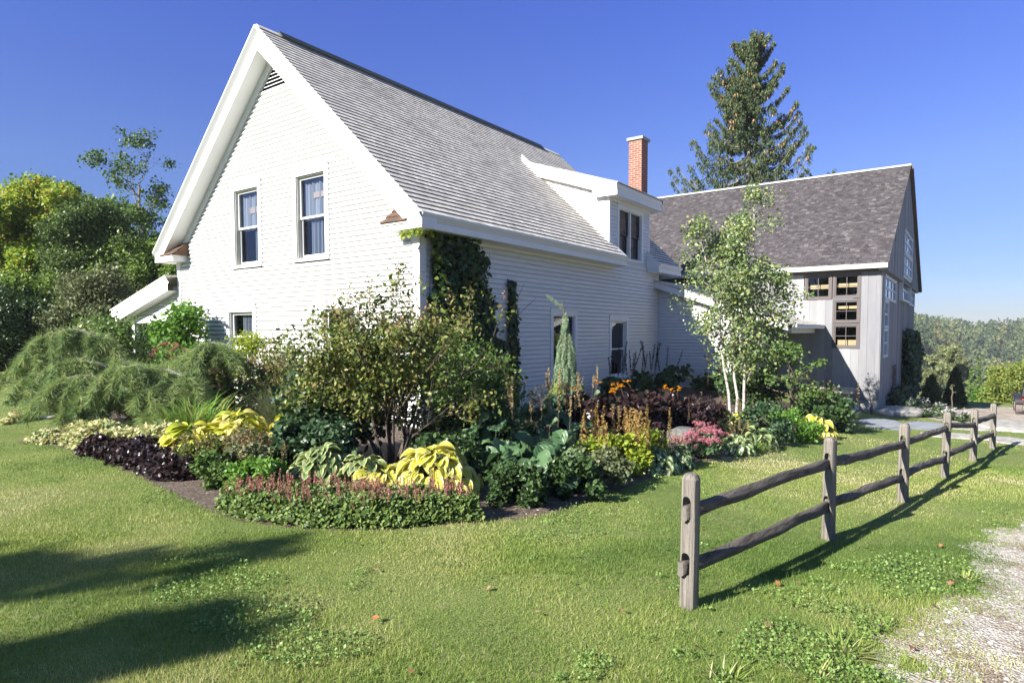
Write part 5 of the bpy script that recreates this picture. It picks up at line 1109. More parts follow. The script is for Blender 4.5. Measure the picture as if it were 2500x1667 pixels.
# brown astilbe group left, green mounds in front
for i, (x, y, lb) in enumerate(((.35,-4.25,"leftmost brown plumed clump by the purple plants"),(.75,-3.8,"brown plumed clump in front of the yellow hostas"),(1.25,-4.2,"brown plumed clump behind the bright green mound"),(.2,-3.6,"brown plumed clump furthest back against the yellow hostas"))):
    t_, cs_ = shrub("plumed_perennial", (x,y,0), (.85,.7,.42), .05, 1500, M['g_olive'] if i else M['shrubl'], lb, "flowering plant", "brown plumed clumps on the left of the bed", seed=20+i, lumps=22, base=0, stems=5, stemmat='stem', sr=.004)
    spikes("plumes", [(x+random.gauss(0,.22), y+random.gauss(0,.18), .16) for _ in range(17)], [random.uniform(.2,.36) for _ in range(17)], M['brownplume'], t_, rad=.028, fl=.022, dens=200, frac=.6)
shrub("green_perennial", (1.95,-4.55,0), (.75,.6,.38), .06, 1400, M['g_bright'], "bright green leafy mound at the left end of the pink spiked mat", "leafy plant", seed=30, lumps=22, base=0, stems=5, stemmat='stem', sr=.004)
shrub("green_perennial", (1.35,-3.55,0), (1.1,.7,.6), .075, 1900, M['viburn'], "dark glossy green mound behind the variegated hosta", "leafy plant", seed=31, lumps=26, base=0, stems=5, stemmat='stem', sr=.004)
shrub("green_perennial", (1.1,-4.55,0), (.7,.55,.36), .055, 1100, M['g_mid'], "mid green leafy mound at the bare soil edge left of the bright one", "leafy plant", seed=32, lumps=20, base=0, stems=5, stemmat='stem', sr=.004)
hosta("hosta", (2.2,-3.9,0), 220, .16, .52, M['vhosta'], "green hosta with cream edged leaves at the left of the low middle group", seed=5, h=.42)
hosta("hosta", (2.75,-3.75,0), 150, .15, .42, M['vhosta'], "green hosta with cream edged leaves next to the yellow hosta", seed=6, h=.36)
hosta("hosta", (3.42,-3.35,0), 230, .22, .58, M['yhosta'], "big bright yellow hosta with pale drooping leaves at the front of the bed", seed=7, h=.46)
hosta("hosta", (3.0,-3.7,0), 130, .17, .42, M['yhosta'], "smaller yellow hosta at the left of the big one, behind the pink spikes", seed=8, h=.27)
# pink spiked mat
t = empty("pink_spiked_mat", (3.3,-4.5,0), label="wide low mat of green leaves with short pink flower spikes along the lawn edge", cat="ground cover")
fr_pts = BED[9:16]; n = 26000; u = rng.random(n)*6; i = u.astype(int).clip(0,5); f = (u-i)[:,None]; e = fr_pts[i]*(1-f)+fr_pts[i+1]*f; inn = rng.random(n)**.8*.85; nn_ = unit(np.array([2.2,-3.3])-e); tp = (.25+.75*np.sin(math.pi*(u/6).clip(.04,.96))**.5)
xy = e+nn_*(inn*tp)[:,None]; prof_ = np.minimum(1,(inn/.16)+.12)*np.minimum(1,(.88-inn)/.15+.3); z = (.20*prof_*(.8+.4*vnoise(xy[:,0],xy[:,1],.15)))*(1-rng.random(n)**2*.8)+.012
P = np.stack([xy[:,0],xy[:,1],z+gz(xy[:,0],xy[:,1])],-1); foliage("foliage", LEAFW, P, .034, M['matgreen'], t, .15, rnd=rng.random(n)*.9, face=(.1,-.5,.8))
m_ = 400; sel = rng.choice(np.where((inn > .14))[0], m_, False); sp = P[sel].copy(); sp[:,2] = rng.uniform(.07,.15,m_); spikes("flower_spikes", sp, rng.uniform(.14,.22,m_), M['spikepink'], t, rad=.006, fl=.013, dens=420, stem='stem', lean=.14, taper=False, frac=.45)
# large round leaved plants
def roundleaf(loc, n, ll, spread, h, label, seed, group="large round-leaved plants"):
    rs = np.random.default_rng(seed); t = empty("large_leaved_plant", loc, label=label, cat="foliage plant", group=group); b = np.array(loc); f = np.sqrt(rs.random(n)); a = rs.random(n)*6.283
    P = b+np.stack([np.cos(a)*f*spread, np.sin(a)*f*spread*.7, h*(1-.55*f**1.5)*rs.uniform(.5,1.02,n)], -1); el = -.1-.5*f+rs.normal(size=n)*.2; d = np.stack([np.cos(a)*np.cos(el), np.sin(a)*np.cos(el), np.sin(el)], -1)
    nr = np.array([.15,-.45,.9])+rs.normal(size=(n,3))*.25; scatter("leaves", ROUND, P, frames(d, nr), ll*rs.uniform(.55,1.15,n), M['bigleaf'], t, rs.random(n), smooth=True)
    mb = MB()
    for p in P: mb.tube([b+(p-b)*np.array([.2,.2,0]), b+(p-b)*np.array([.7,.7,.7]), p], .005, 4, cap=False)
    mb.build("leaf_stalks", M['stem'], t); return t
for i, (x, y, n, l, s, h, lb) in enumerate(((3.25,-2.05,46,.26,.5,.78,"large round-leaved plant directly behind the big yellow hosta"),(3.95,-2.35,44,.27,.5,.62,"large round-leaved plant at the lawn side with its biggest leaves low down"),(3.7,-1.5,46,.22,.55,.72,"large round-leaved plant in the middle, in front of the weeping spruce"),(3.0,-1.0,40,.2,.55,.85,"large dark-leaved plant in the shade below the creeper strand"),(3.6,-.4,40,.2,.5,.6,"large leaved plant at the right, beside the golden plumes"),(2.2,.6,40,.2,.6,.8,"large dark-leaved plant against the wall left of the weeping spruce"),(2.4,1.9,40,.2,.6,.75,"large dark-leaved plant at the foot of the weeping spruce"))):
    t_ = roundleaf((x,y,g1(x,y)), n, l, s, h, lb, 50+i)
    if i in (0,2,3,4,5,6): q = 5; spikes("seed_spikes", [(x+random.gauss(0,.25),y+random.gauss(0,.2),h*.75) for _ in range(q)], [random.uniform(.3,.6) for _ in range(q)], M['seedtan'], t_, rad=.018, fl=.022, dens=420, frac=.62, taper=False, lean=.1)
for i,(x,y,w_,lb,mt) in enumerate(((4.35,-3.1,.8,"low dark green leafy mound nearest the bare soil at the bed corner",'g_dark'),(4.5,-2.35,1.0,"low dark green leafy mound in the middle of the right bed edge",'g_dark'),(4.55,-1.65,1.0,"low brownish green mound below the golden plumes",'g_olive'))):
    shrub("low_perennial", (x,y,g1(x,y)), (w_,w_*.8,.42), .055, 1900, M[mt], lb, "leafy plant", seed=60+i, lumps=24, base=0, stems=5, stemmat='stem', sr=.004)
# golden plumes
for i,(x,y,lb) in enumerate(((4.15,-1.0,"golden plumed clump at the left, next to the round leaves"),(4.5,-.75,"golden plumed clump in the middle over yellow green leaves"),(4.45,-.1,"golden plumed clump at the right by the white-leaved hosta"))):
    z = g1(x,y); t_, cs_ = shrub("plumed_perennial", (x,y,z), (.75,.6,.5), .06, 1300, M['yellowgreen'], lb, "flowering plant", "golden plumed clumps on the right of the bed", seed=70+i, lumps=20, base=0, stems=5, stemmat='stem', sr=.004)
    spikes("plumes", [(x+random.gauss(0,.17),y+random.gauss(0,.15),z+.25) for _ in range(11)], [random.uniform(.4,.62) for _ in range(11)], M['plume'], t_, rad=.04, fl=.026, dens=300, frac=.72)
hosta("hosta", (4.72,-.35,g1(4.7,-.3)), 150, .20, .33, M['whosta'], "white centred hosta with narrow leaves left of the pink sedum", tpl=HOSTAN, seed=9, h=.27, stalks=7)
hosta("hosta", (4.75,.25,g1(4.7,.2)), 130, .19, .30, M['whosta'], "white centred hosta with narrow leaves touching the pink sedum", tpl=HOSTAN, seed=10, h=.25, stalks=6)
# pink sedum
t = empty("sedum", (4.85,1.25,-.22), label="dusty pink flat-headed sedum at the lawn edge of the bed", cat="flowering plant"); mb = MB(); hd = []
for k in range(20):
    a = random.random()*6.28; r = math.sqrt(random.random())*.42; e = (4.85+math.cos(a)*r, 1.25+math.sin(a)*r*.8, -.22+.62-.9*r*random.uniform(.7,1.1)); mb.tube([(4.85+math.cos(a)*.05,1.25+math.sin(a)*.05,-.22),(4.85+math.cos(a)*r*.7,1.25+math.sin(a)*r*.6,e[2]*.5-.1),e], .006, 4); hd.append(e)
mb.build("stems", M['stem'], t); hd = np.array(hd); c = np.repeat(hd, 12, 0)+rng.normal(size=(240,3))*np.array([.065,.065,.02]); P = clumps(c, np.full(240,.034), 34, .8); foliage("flower_heads", LEAF, P, .017, M['dustypink'], t, .5); P = clumps(hd-np.array([0,0,.15]), np.full(20,.12), 26); foliage("foliage", LEAFW, P, .06, M['viburn'], t, 0)
# dark leaved ligularia with orange flowers
for i,(x,y,lb) in enumerate(((2.9,1.1,"dark purple-leaved plant with few orange flowers next to the weeping spruce"),(3.3,2.1,"dark purple-leaved plant with orange flowers in the middle"),(3.35,3.1,"dark purple-leaved plant with the largest orange flower cluster"))):
    z = g1(x,y); t_, cs_ = shrub("orange_flowering_plant", (x,y,z), (1.2,.9,.72), .13, 900, M['purple'], lb, "flowering plant", "orange flowers over dark leaves", seed=80+i, lumps=22, base=0, stems=8, stemmat='brownstem', sr=.006)
    q = (2,3,6)[i]; c = np.array([(x+random.gauss(0,.3),y+random.gauss(0,.22),z+.82+random.gauss(0,.06)) for _ in range(q)]); flowers("flower_heads", clumps(c, np.full(q,.09), 7, .6), .045, M['orangef'], t_, 6)
    mb = MB(); [mb.tube([(x,y,z),(p[0],p[1],p[2])], .005, 4) for p in c]; mb.build("flower_stalks", M['brownstem'], t_)
for i,(x,y,lb) in enumerate(((4.0,2.9,"dark purple leafy clump behind the sedum, left one"),(3.9,3.8,"dark purple leafy clump behind the sedum, right one"))):
    z = g1(x,y); t_,cs_ = shrub("purple_perennial", (x,y,z), (1.1,.8,.62), .09, 1100, M['purple'], lb, "foliage plant", seed=85+i, lumps=22, base=0, stems=5, stemmat='brownstem', sr=.005)
    spikes("seed_spikes", [(x+random.gauss(0,.25),y+random.gauss(0,.2),z+.3) for _ in range(14)], [random.uniform(.25,.5) for _ in range(14)], M['purple'], t_, rad=.02, fl=.03, dens=160, frac=.6)
# black spikes
for i,(y0_,x0_,q,lb) in enumerate(((6.6,.9,15,"cluster of tall black seed spikes below the right side window"),(9.2,.9,10,"cluster of tall black seed spikes at the corner with the wing"),(10.0,2.2,8,"thin black seed spikes in front of the wing wall"))):
    z = g1(x0_,y0_); t_ = empty("seed_spike_clump", (x0_,y0_,z), label=lb, cat="plant", group="black seed spikes"); c = np.array([(x0_+random.gauss(0,.25),y0_+random.gauss(0,.6),z+.2) for _ in range(q)])
    spikes("seed_spikes", c, [random.uniform(.85,1.3) for _ in range(q)], M['blackspike'], t_, rad=.022, fl=.03, dens=260, frac=.52, taper=False, lean=.16)
    P = clumps(np.array([(x0_+random.gauss(0,.3),y0_+random.gauss(0,.7),z+random.uniform(.2,.55)) for _ in range(20)]), np.full(20,.22), 22); foliage("foliage", LEAFW, P, .15, M['g_dark'], t_, -.1)
# far right of the bed
hosta("hosta", (4.2,3.9,g1(4.2,3.9)), 60, .24, .42, M['yhosta'], "pale yellow hosta left of the birch trunks, behind the sedum", seed=11, h=.42, stalks=5)
hosta("hosta", (4.5,4.7,g1(4.5,4.7)), 50, .22, .38, M['yhosta'], "pale yellow hosta at the foot of the birch trunks", seed=12, h=.38, stalks=5)
hosta("hosta", (5.05,2.2,g1(5.05,2.2)), 60, .17, .34, M['whosta'], "pale leaved hosta right of the sedum at the lawn edge", seed=13, h=.28, stalks=8)
hosta("hosta", (5.15,3.1,g1(5.15,3.1)), 55, .20, .36, M['vhosta'], "green hosta with cream edges drooping over bare soil left of the bright mound", seed=14, h=.3)
shrub("leafy_mound", (5.05,3.9,g1(5.05,3.9)), (1.0,.8,.75), .06, 1500, M['viburn'], "grey green leafy clump between the birch and the bright green mound", "leafy plant", seed=90, lumps=22, base=0, stemmat='stem')
grassy("green_tuft", (5.2,2.6,g1(5.2,2.6)), 260, .24, .008, .16, M['daylily'], "small bright green grassy tuft right of the sedum", cat="plant", seed=22, up=1.0, lean=.3)
shrub("leafy_mound", (5.35,4.9,g1(5.35,4.9)), (1.1,.9,.55), .04, 4200, M['g_bright'], "fine-leaved bright green mound at the right of the bed", "leafy plant", seed=91, lumps=30, base=0, stemmat='stem')
hosta("hosta", (5.55,6.1,g1(5.55,6.1)), 60, .26, .42, M['yhosta'], "yellow hosta right of the fine-leaved green mound", seed=15, h=.4)
shrub("leafy_mound", (5.5,7.6,g1(5.5,7.6)), (1.3,1.3,.75), .09, 1600, M['g_dark'], "dark shaded leafy clump at the right end of the bed by the slate", "leafy plant", seed=92, lumps=26, base=0, stemmat='stem')
t_,cs_ = shrub("leafy_mound", (5.0,8.6,g1(5.0,8.6)), (1.2,1.2,1.0), .07, 1300, M['g_olive'], "tall brownish stems and leaves in front of the stone steps", "leafy plant", seed=93, lumps=24, base=0, stemmat='brownstem')
spikes("seed_spikes", [(5.0+random.gauss(0,.35),8.6+random.gauss(0,.35),-.2) for _ in range(14)], [random.uniform(.6,1.0) for _ in range(14)], M['brownplume'], t_, rad=.03, fl=.035, dens=130, frac=.6)
shrub("leafy_shrub", (3.6,8.4,g1(3.6,8.4)), (1.7,1.2,1.0), .09, 1800, M['g_dark'], "dark leafy undergrowth beneath the birch beside the wing wall", seed=94, lumps=30, base=0)
tree("leafy_shrub", (4.75,7.5,g1(4.9,7.2)), 1.9, .03, M['g_mid'], "arching green shrub with hanging branches right of the birch, before the porch", "shrub", seed=95, limbs=16, f0=.1, crown_w=1.35, leaf=.085, per=10, crad=.18, depth=1, droop=-.7, up=-.15, twist=.03)

# ------------------------------------------------------------------ weeping spruce by the wall
t = empty("weeping_spruce", (1.5,2.63,-.05), label="small narrow weeping spruce, blue green above and lime green below, by the shaded wall", cat="conifer"); mb = MB(); b = np.array([1.5,2.63,-.05])
mb.tube([(1.5,2.63,-.1),(1.52,2.63,1.1),(1.48,2.61,1.8),(1.46,2.6,2.36)], [.03,.022,.015,.008], 6); tw_ = []
mb.tube([(1.47,2.6,2.2),(1.35,2.53,2.32),(1.23,2.45,2.44)], [.009,.008,.006], 5); 
for q in np.linspace(0,1,14): tw_.append((np.array([1.46,2.6,2.22])*(1-q)+np.array([1.2,2.43,2.46])*q, np.array([-.5,-.3,.4]), .9))
for k in range(105):
    z0 = 1.72*random.random()**.8+.1 if k > 9 else random.uniform(1.72,2.15); a = random.random()*6.28; r = (.06 if z0 > 1.72 else .12+.16*(1-z0/2.0)**.8)+(.14 if z0 < .8 else 0); L = random.uniform(.25,.48) if z0 < 1.72 else random.uniform(.12,.26); o_ = np.array([math.cos(a),math.sin(a),0]); p = b+np.array([0,0,z0]); q0 = p+o_*r*.55+np.array([0,0,.06]); q1 = p+o_*r+np.array([0,0,-L*.45]); q2 = p+o_*r*1.08+np.array([0,0,-L]); mb.tube([p,q0,q1,q2], [.007,.006,.005,.003], 4, cap=False)
    for A_, B_ in ((q0,q1),(q1,q2)):
        for f in np.linspace(0,1,7): v = A_*(1-f)+B_*f; 
        for f in np.linspace(0,1,7): 
            v = A_*(1-f)+B_*f
            if v[2] > .02: tw_.append((v, B_-A_, z0))
mb.build("trunk", M['brownstem'], t)
for nm, sel, mt in (("needles", lambda z: z >= .85, 'bluespruce'), ("young_needles", lambda z: z < .85, 'limespruce')):
    A_ = [q for q in tw_ if sel(q[2])]; P = np.repeat(np.array([q[0] for q in A_]), 18, 0); d = unit(np.repeat(unit(np.array([q[1] for q in A_])), 18, 0)+rng.normal(size=(len(P),3))*.55); n = len(P)
    scatter(nm, NEEDLE, P+rng.normal(size=P.shape)*.008, frames(d, rdir(n)), np.stack([np.full(n,.007), rng.uniform(.04,.065,n), np.full(n,.03)],-1), M[mt], t)

# ------------------------------------------------------------------ birch clump
t = empty("birch_tree", (3.65,6.9,-.3), label="three-stemmed white birch with pale green leaves between house and barn", cat="tree"); mb = MB(); tips = []; rs = random.Random(3)
for k, (sx_, ex, H) in enumerate(((-.12,-.95,4.5),(.02,-.25,3.9),(.20,.42,5.3),(.12,.05,4.6),(.22,.85,3.4))):
    p0 = Vector((3.65+R3[0]*sx_, 6.9+R3[1]*sx_, -.35)); tp = [p0]
    for i in range(1,9): f = i/8; w_ = sx_+(ex-sx_)*f**1.3; tp.append(Vector((3.65+R3[0]*w_+rs.gauss(0,.03), 6.9+R3[1]*w_+rs.gauss(0,.03), -.3+H*f)))
    if k < 3: mb.tube(tp, [.036]+[.033*(1-.85*i/8)+.004 for i in range(1,9)], 7, cap=False)
    else: mb.tube(tp[2:], [.02*(1-.8*i/8)+.004 for i in range(2,9)], 5, cap=False)
    for q in range(26):
        f = .24+.76*(q+rs.random())/26; i = min(7,int(f*8)); P0 = tp[i].lerp(tp[i+1], f*8-i); a = rs.random()*6.28; L = (1.25*math.sin(math.pi*(.1+.88*(f-.2)/.8))**.8+.15)*rs.uniform(.5,1.1)
        branch(mb, P0, (math.cos(a),math.sin(a),.75), L*.6, .010, 1, .45, .1, tips, 3, 4, .3, .6, .6, .003, rs)
mb.build("trunk", M['birch'], t); c = np.array([tuple(p) for p in tips]); P = clumps(c, np.full(len(c),.25), 15, 1.1); foliage("crown", LEAFW, P, .056, M['birchl'], t, -.8, rnd=rng.random(len(P))**1.5)

# ------------------------------------------------------------------ plants by the barn
iv = empty("barn_creeper", (5.95,26.0,-1.2), label="dark column of creeper on the shaded end wall of the barn", cat="climbing plant"); n = 5200; u = rng.random(n); z = rng.uniform(-1.3,1.75,n); P = np.stack([5.9+rng.random(n)*.42*np.sin(math.pi*((z+1.6)/3.7).clip(0.05,.97))**.5, 22.6+rng.random(n)*4.8, z],-1); foliage("leaves", LEAFW, P, .16, M['g_dark'], iv, -.6, face=(1.,-.3,.3))
iv = empty("barn_creeper", (5.95,18.3,-1.0), label="small dark creeper at the foot of the barn trellis", cat="climbing plant"); n = 1300; P = np.stack([5.9+rng.random(n)*.35, 17.2+rng.random(n)*4.4, rng.uniform(-1.2,-.35,n)],-1); foliage("leaves", LEAFW, P, .12, M['g_dark'], iv, -.6, face=(1.,-.3,.3))
for i,(x,y,h,w_,lb) in enumerate(((7.0,20.6,1.25,.85,"small dark conical evergreen right beside the barn creeper"),(7.7,23.6,1.55,.9,"taller dark conical evergreen at the grass beyond the barn"))):
    z = g1(x,y); t = empty("conical_evergreen", (x,y,z), label=lb, cat="evergreen", group="conical evergreens beyond the barn"); f = rng.random(3800)**.7; a = rng.random(3800)*6.28; r = w_/2*(f)**.75*(1+.08*np.sin(a*5)); zz = h*(1-f)+.03; rr_ = r*rng.uniform(.75,1,3800); foliage("crown", LEAF, np.stack([x+np.cos(a)*rr_, y+np.sin(a)*rr_, z+zz],-1), .09, M['g_dark'], t, .5)
    mb = MB(); mb.tube([(x,y,z-.1),(x,y,z+h*.8)], [.04,.01], 5); mb.build("trunk", M['bark'], t)
for i,(x,y,lb) in enumerate(((6.85,16.6,"white flowering plants at the left, below the dark evergreen"),(7.3,15.4,"white flowering plants at the right, behind the fence"),(7.9,14.6,"thin white flowers beside the gravel behind the fence"))):
    z = g1(x,y); t_,cs_ = shrub("white_flowering_plant", (x,y,z), (1.0,1.2,.42 if i < 2 else .25), .07, 700, M['g_dark'], lb, "flowering plant", "white flowers behind the fence", seed=100+i, lumps=20, base=0, stemmat='stem', sr=.005); flowers("flower_heads", clumps(cs_+np.array([0,0,.08]), np.full(len(cs_),.14), 7), .05, M['white_f'], t_, 5)
t_,cs_ = shrub("sapling", (5.72,14.1,-.78), (.45,.25,1.3), .06, 34, M['g_dark'], "spindly almost leafless rose against the sunlit barn corner", seed=105, lumps=12, base=.2, stems=10, stemmat='brownstem', sr=.007)
t_ = tree("sapling", (7.75,15.2,g1(7.75,15.2)), 1.15, .015, M['g_olive'], "bare thin sapling stem rising just behind the third fence post", "sapling", seed=9, limbs=3, f0=.75, crown_w=.15, per=3, crad=.05, depth=0, leaf=.05, twist=.01)

# ------------------------------------------------------------------ tall spruce behind the barn
t = empty("tall_spruce", (-2.15,28.5,0), label="tall dark spruce with drooping branches and hanging cones behind the barn", cat="spruce tree"); mb = MB(); rs = random.Random(8); H = 17.7; bx, by = -2.15, 28.5
mb.tube([(bx+.02*i*rs.gauss(0,1),by,H*i/10) for i in range(11)], [.30*(1-i/10.4)+.02 for i in range(11)], 8); tw=[]; cones=[]
z = 5.0
while z < H-.15:
    f = (H-z)/(H-5); R0 = (.5+6.3*f**.82); 
    for k in range(4):
        a = rs.random()*6.28; L = R0*rs.uniform(.5,1.0); rise = .75 if f < .15 else (.28 if f < .45 else .08); pts=[]; n=9
        for i in range(n+1):
            s = i/n; pts.append(Vector((bx+math.cos(a)*L*s, by+math.sin(a)*L*s, z+L*(rise*s-.30*math.sin(math.pi*min(1,s*.9))*(.5+f)+.22*s**3))))
        mb.tube(pts, [.05*(.4+f)*(1-.8*i/n)+.006 for i in range(n+1)], 4, cap=False)
        for i in range(1, n):
            for q in range(8):
                s = (i+rs.random())/n; p = pts[i].lerp(pts[i+1], s*n-i); side = rs.choice((-1,1))*rs.uniform(0,.55)*(1-.5*s)*min(1,L/2.5); v = p+Vector((-math.sin(a)*side, math.cos(a)*side, -.05*abs(side))); hl = rs.uniform(.10,.50)*min(1,.35+f)
                tw.append((tuple(v), hl))
                if rs.random() < .012+.05*(s>.75)*(f<.75): cones.append(tuple(v+Vector((0,0,-hl*.5))))
        for q in range(5): tw.append((tuple(pts[-1]+Vector((rs.gauss(0,.07),rs.gauss(0,.07),rs.gauss(0,.06)))), .18))
    z += rs.uniform(.26,.42)*(.6+.75*f)
mb.build("trunk", M['barkgrey'], t); tp = np.array([q[0] for q in tw]); hl = np.array([q[1] for q in tw]); k = 9; P = np.repeat(tp,k,0); hh = np.repeat(hl,k); P[:,2] -= rng.random(len(P))*hh; P += rng.normal(size=P.shape)*.04; n = len(P)
d = unit(rng.normal(size=(n,3))*.35+np.array([0,0,-1.])); scatter("crown", LEAF, P, frames(d, rdir(n)), np.stack([rng.uniform(.06,.11,n),rng.uniform(.12,.24,n),np.full(n,.1)],-1), M['spruce'], t, np.repeat(rng.random(len(tp)),k)*.6+rng.random(n)*.4)
c = np.array(cones); n = len(c)*5; c = np.repeat(c,5,0); d = unit(rng.normal(size=(n,3))*.12+np.array([0,0,-1.])); scatter("cones", LEAF, c+rng.normal(size=c.shape)*.07, frames(d, rdir(n)), np.stack([np.full(n,.10),np.full(n,.19),np.full(n,.1)],-1), M['cone'], t)

# ------------------------------------------------------------------ trees at the left
def LP(px, t_):   # helper used only to lay the wood out: bearing from the camera and distance
    s = (px-1250)/1548.; return (8.13+FD[0]*t_+FD[1]*s*t_, -8.43+FD[1]*t_-FD[0]*s*t_)
x,y = LP(70,25); tree("maple_tree", (x,y,0), 7.0, .2, M['maple'], "maple turning yellow green and orange at the left edge", seed=11, limbs=26, f0=.12, crown_w=3.4, leaf=.15, per=60, crad=.55, depth=2)
mp = bpy.data.objects["maple_tree"]; P = clumps(np.array([(x-mp.location.x+x,y,6.2)])*0+np.array([(x+.4,y-2.0,6.3),(x+.1,y-2.2,6.0),(x-1.3,y-1.5,3.9)]), np.full(3,.4), 110); foliage("red_leaves", LOBE, P, .15, M['redleaf'], mp, -.2)
for i,(px,tt,H,cw,mt,lf,lb,sp) in enumerate(((5,31,8.1,3.4,'t_mid',.15,"green tree at the very left behind the maple",1),(160,30,8.6,3.3,'t_mid',.15,"tall green tree directly behind the maple",1),(262,30,7.1,2.7,'t_dark',.14,"dark green tree in the middle of the wood",1),(245,24,6.1,2.3,'t_dark',.11,"grey green fine-leaved tree in front of the dark one",1),(408,33,6.6,2.0,'t_mid',.14,"green tree half hidden behind the house roof edge",.7),(330,24,4.7,2.3,'t_mid',.13,"low rounded green tree just left of the porch roof",1),(410,27,5.0,2.4,'maple',.13,"low green and orange tree above the porch roof",1),(120,23,3.4,2.4,'t_mid',.12,"low dark bushy tree under the maple",1),(235,21,3.2,2.0,'g_olive',.11,"low olive bush tree behind the weeping pine",1),(20,21,2.6,2.0,'g_dark',.11,"low dark bush behind the hydrangea",1))):
    x,y = LP(px,tt); tree("leafy_tree", (x,y,0), H, .17, M[mt], lb, seed=30+i, limbs=22 if H > 6 else 18, f0=.12 if H < 7 else .16, crown_w=cw, leaf=lf, per=52, crad=.5, depth=2, sparse=sp, group="trees at the left of the house", tpl=LEAFW)
x,y = LP(352,28); tree("open_tree", (x,y,0), 8.9, .16, M['g_mid'], "open sparse tree with visible forked limbs against the sky left of the gable", seed=52, limbs=12, f0=.38, crown_w=2.1, leaf=.14, per=18, crad=.4, depth=2, bark='barkgrey', lrise=1.0, sparse=.75, prof=lambda f: .75+.25*f)
# far dense wood behind the left trees: one mass
n = 26000; px = rng.uniform(-500,620,n); tt = rng.uniform(33,40,n); s = (px-1250)/1548.; x = 8.13+FD[0]*tt+FD[1]*s*tt; y = -8.43+FD[1]*tt-FD[0]*s*tt; z = rng.random(n)**.8*(5.0+1.6*vnoise(x,y,2.5)); o = foliage("dense_wood", LEAFW, np.stack([x,y,z],-1), .42, M['g_dark'], None, -.2); tag(o, kind='stuff')
# ------------------------------------------------------------------ trees at the right, valley wood
def ztop(py, t_): return 1.75-(py-810)/1548.*t_
for i,(px,tt,py,cw,mt,lf,lb) in enumerate(((2238,92,845,4.2,'paleolive',.32,"pale olive leafy tree directly right of the barn, beyond the lawn"),(2300,84,828,4.4,'paleolive',.30,"tall pale leafy tree left of centre in the far tree line"),(2345,88,850,3.8,'paleolive',.30,"grey green leafy tree behind the small round yellow evergreen"),(2452,42,925,1.9,'t_yellow',.15,"yellow green tree behind the quad bike, left one"),(2496,40,898,2.2,'t_yellow',.15,"taller yellow green tree at the right edge of the picture"),(2418,43,945,1.2,'g_bright',.14,"low bright green bush left of the yellow green trees"))):
    x,y = LP(px,tt); z = g1(x,y)-.2; tree("valley_tree", (x,y,z), (ztop(py,tt)-z)*.97, .16, M[mt], lb, seed=70+i, limbs=20, f0=.12, crown_w=cw, leaf=lf, per=40, crad=.5, depth=2, group="trees beyond the gravel")
def conifer(px, tt, py, w_, mt, lb, seed):
    x,y = LP(px,tt); z = g1(x,y)-.2; H = ztop(py,tt)-z; t = empty("valley_conifer", (x,y,z), label=lb, cat="conifer", group="conifers beyond the gravel"); rs = np.random.default_rng(seed); n = 4200; f = rs.random(n)**.6; a = rs.random(n)*6.28; lay = .72+.28*np.sin(f*H*7)
    r = w_/2*f*lay*rs.uniform(.35,1,n); foliage("crown", LEAF, np.stack([x+np.cos(a)*r, y+np.sin(a)*r, z+H*(1-f)+.1-.12*r],-1), .24, M[mt], t, -.35); mb = MB(); mb.tube([(x,y,z-.2),(x,y,z+H*.97)], [.12,.02], 5); mb.build("trunk", M['bark'], t)
for i,q in enumerate(((2345,62,928,3.0,'t_yellow',"small round yellow green evergreen at the far lawn edge"),(2374,66,900,4.2,'g_mid',"broad grey green spruce behind the yellow evergreen"),(2392,72,872,3.8,'g_mid',"slim conifer in the middle of the far tree line"),(2412,66,895,3.6,'g_dark',"dark conifer left of the yellow green bushes"),(2315,64,935,3.0,'g_dark',"low dark conifer under the tall pale tree"),(2275,66,915,3.6,'paleolive',"small olive conifer near the dark cone trees"))): conifer(*q, 200+i)
# unseen wood belt added around the camera to cut sky fill and reflections
n = 30000; a = rng.uniform(math.radians(22), math.radians(262), n); rad = rng.uniform(40,50,n); x = 4+np.sin(a)*rad; y = -4+np.cos(a)*rad; z = gz(x,y)+rng.random(n)**.8*(4.6+2.0*vnoise(x,y,5)); tag(foliage("dense_wood", LEAFW, np.stack([x,y,z],-1), .9, M['g_mid'], None, -.2), kind='stuff')
# forested hillside, one mass of crowns
n = 4600; x = rng.uniform(-50,170,n); y = 165+rng.random(n)**.9*235; z = gz(x,y); Hh = rng.uniform(4,10.5,n); ww = Hh*rng.uniform(.22,.36,n); k = 66; con = rng.random(n) < .45
cn = np.repeat(np.stack([x,y,z],-1),k,0); H2 = np.repeat(Hh,k); W2 = np.repeat(ww,k); cc = np.repeat(con,k); f = rng.random(n*k); a = rng.random(n*k)*6.28; rad = np.where(cc, (1-f)*.9, np.sqrt(np.clip(1-(2*f-1)**2,0,1)))*W2*rng.uniform(.7,1,n*k)
P = cn+np.stack([np.cos(a)*rad, np.sin(a)*rad, H2*(.12+.88*f)],-1); tint = np.repeat(np.clip(rng.random(n)**1.3*.8+.5*(rng.random(n)>.94)*rng.random(n)-.3*con+.25*(vnoise(x,y,22)-.5),0,1),k)*.85+rng.random(n*k)*.15
d = rdir(n*k); tag(scatter("hillside_wood", LEAFW, P, frames(d, rdir(n*k)*.8+np.array([-.1,-.6,.7])), rng.uniform(.5,1.05,n*k), M['fall'], None, tint), kind='stuff')

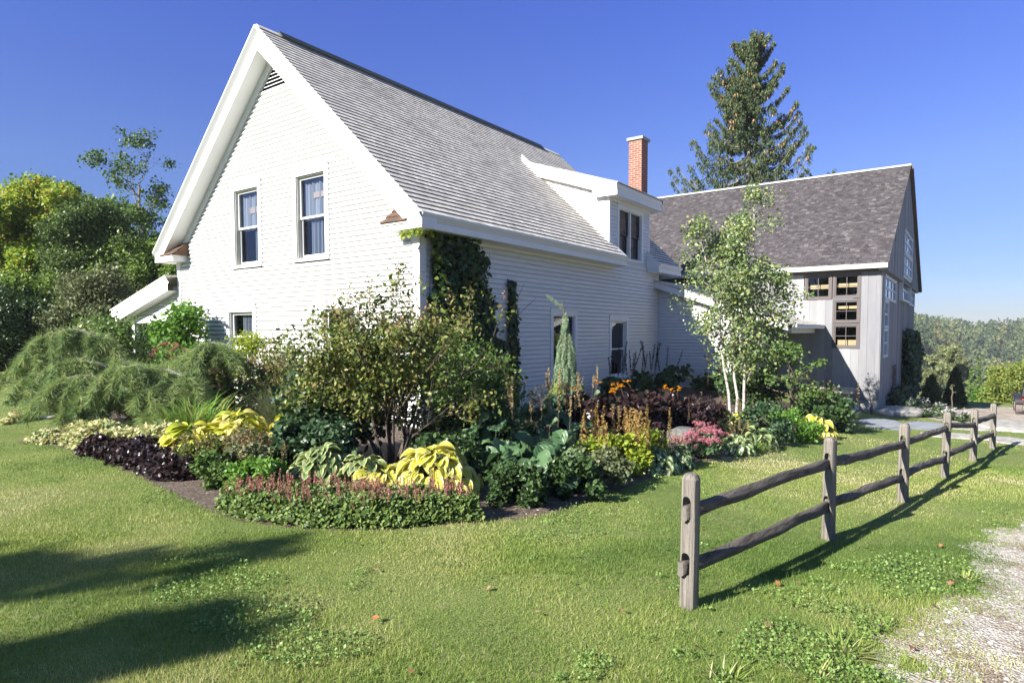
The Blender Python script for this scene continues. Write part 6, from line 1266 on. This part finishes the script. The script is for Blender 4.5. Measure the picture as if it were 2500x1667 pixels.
hz = MB(); hz.box(-75,185,-75,430,-30,27); o = hz.build("haze", None); tag(o, kind='stuff'); m_h = bpy.data.materials.new("haze"); m_h.use_nodes = True; nh = m_h.node_tree; nh.nodes.clear()
oh = nh.nodes.new("ShaderNodeOutputMaterial"); vh = nh.nodes.new("ShaderNodeVolumePrincipled"); vh.inputs['Color'].default_value = (.85,.90,1,1); vh.inputs['Density'].default_value = .00032; nh.links.new(vh.outputs[0], oh.inputs['Volume']); o.data.materials.append(m_h)
# ------------------------------------------------------------------ maple behind the camera that throws the shade on the lawn
SD = np.array([-math.sin(R_(SUN_AZ))*math.cos(R_(SUN_EL)), -math.cos(R_(SUN_AZ))*math.cos(R_(SUN_EL)), math.sin(R_(SUN_EL))])
t = empty("shade_tree", (-1.2,-18.6,0), label="broad leafy tree behind the camera throwing its shade on the lawn", cat="tree"); mb = MB(); mb.tube([(-1.2,-18.6,-.2),(-1.25,-18.6,2.0),(-1.2,-18.5,3.8)], [.3,.25,.2], 8); cl = []
PA = np.array([(1.4,-7.0),(2.7,-6.2),(2.96,-5.75),(3.85,-4.95),(3.72,-5.45),(3.68,-6.0),(3.42,-6.5),(3.1,-7.05),(2.6,-7.9),(.5,-8.8),(-1,-8)]); PB = np.array([(3.72,-7.35),(3.95,-6.9),(4.07,-6.62),(4.39,-6.33),(5.0,-6.25),(4.97,-6.5),(4.68,-6.9),(4.3,-7.4),(4.1,-8.4),(2.8,-9.2),(3.1,-8.2)])
for PP, hh_, m_ in ((PA,7.4,120),(PB,6.2,75)):
    q = 0
    while q < m_:
        x_ = rng.uniform(-1,5.2); y_ = rng.uniform(-9.2,-4.8)
        if vnoise(x_+5, y_, .3) > .36 and inside(PP, np.array([x_]), np.array([y_]))[0]:
            cl.append((np.array([x_,y_,0])+SD*(hh_/SD[2]*rng.uniform(.9,1.1)), .17)); q += 1
for c_, r_c in cl[::7]:
    mb.tube([(-1.2,-18.5,3.6), tuple(np.array([-1.2,-18.5,4.2])*.5+c_*.5-np.array([0,0,.5])), tuple(c_)], [.07,.045,.015], 4, cap=False)
mb.build("trunk", M['bark'], t); cc = np.array([c_ for c_,_ in cl]); P = clumps(cc, np.array([r for _,r in cl])*1.15, 22); foliage("crown", LEAFW, P, .12, M['g_mid'], t, -.3)
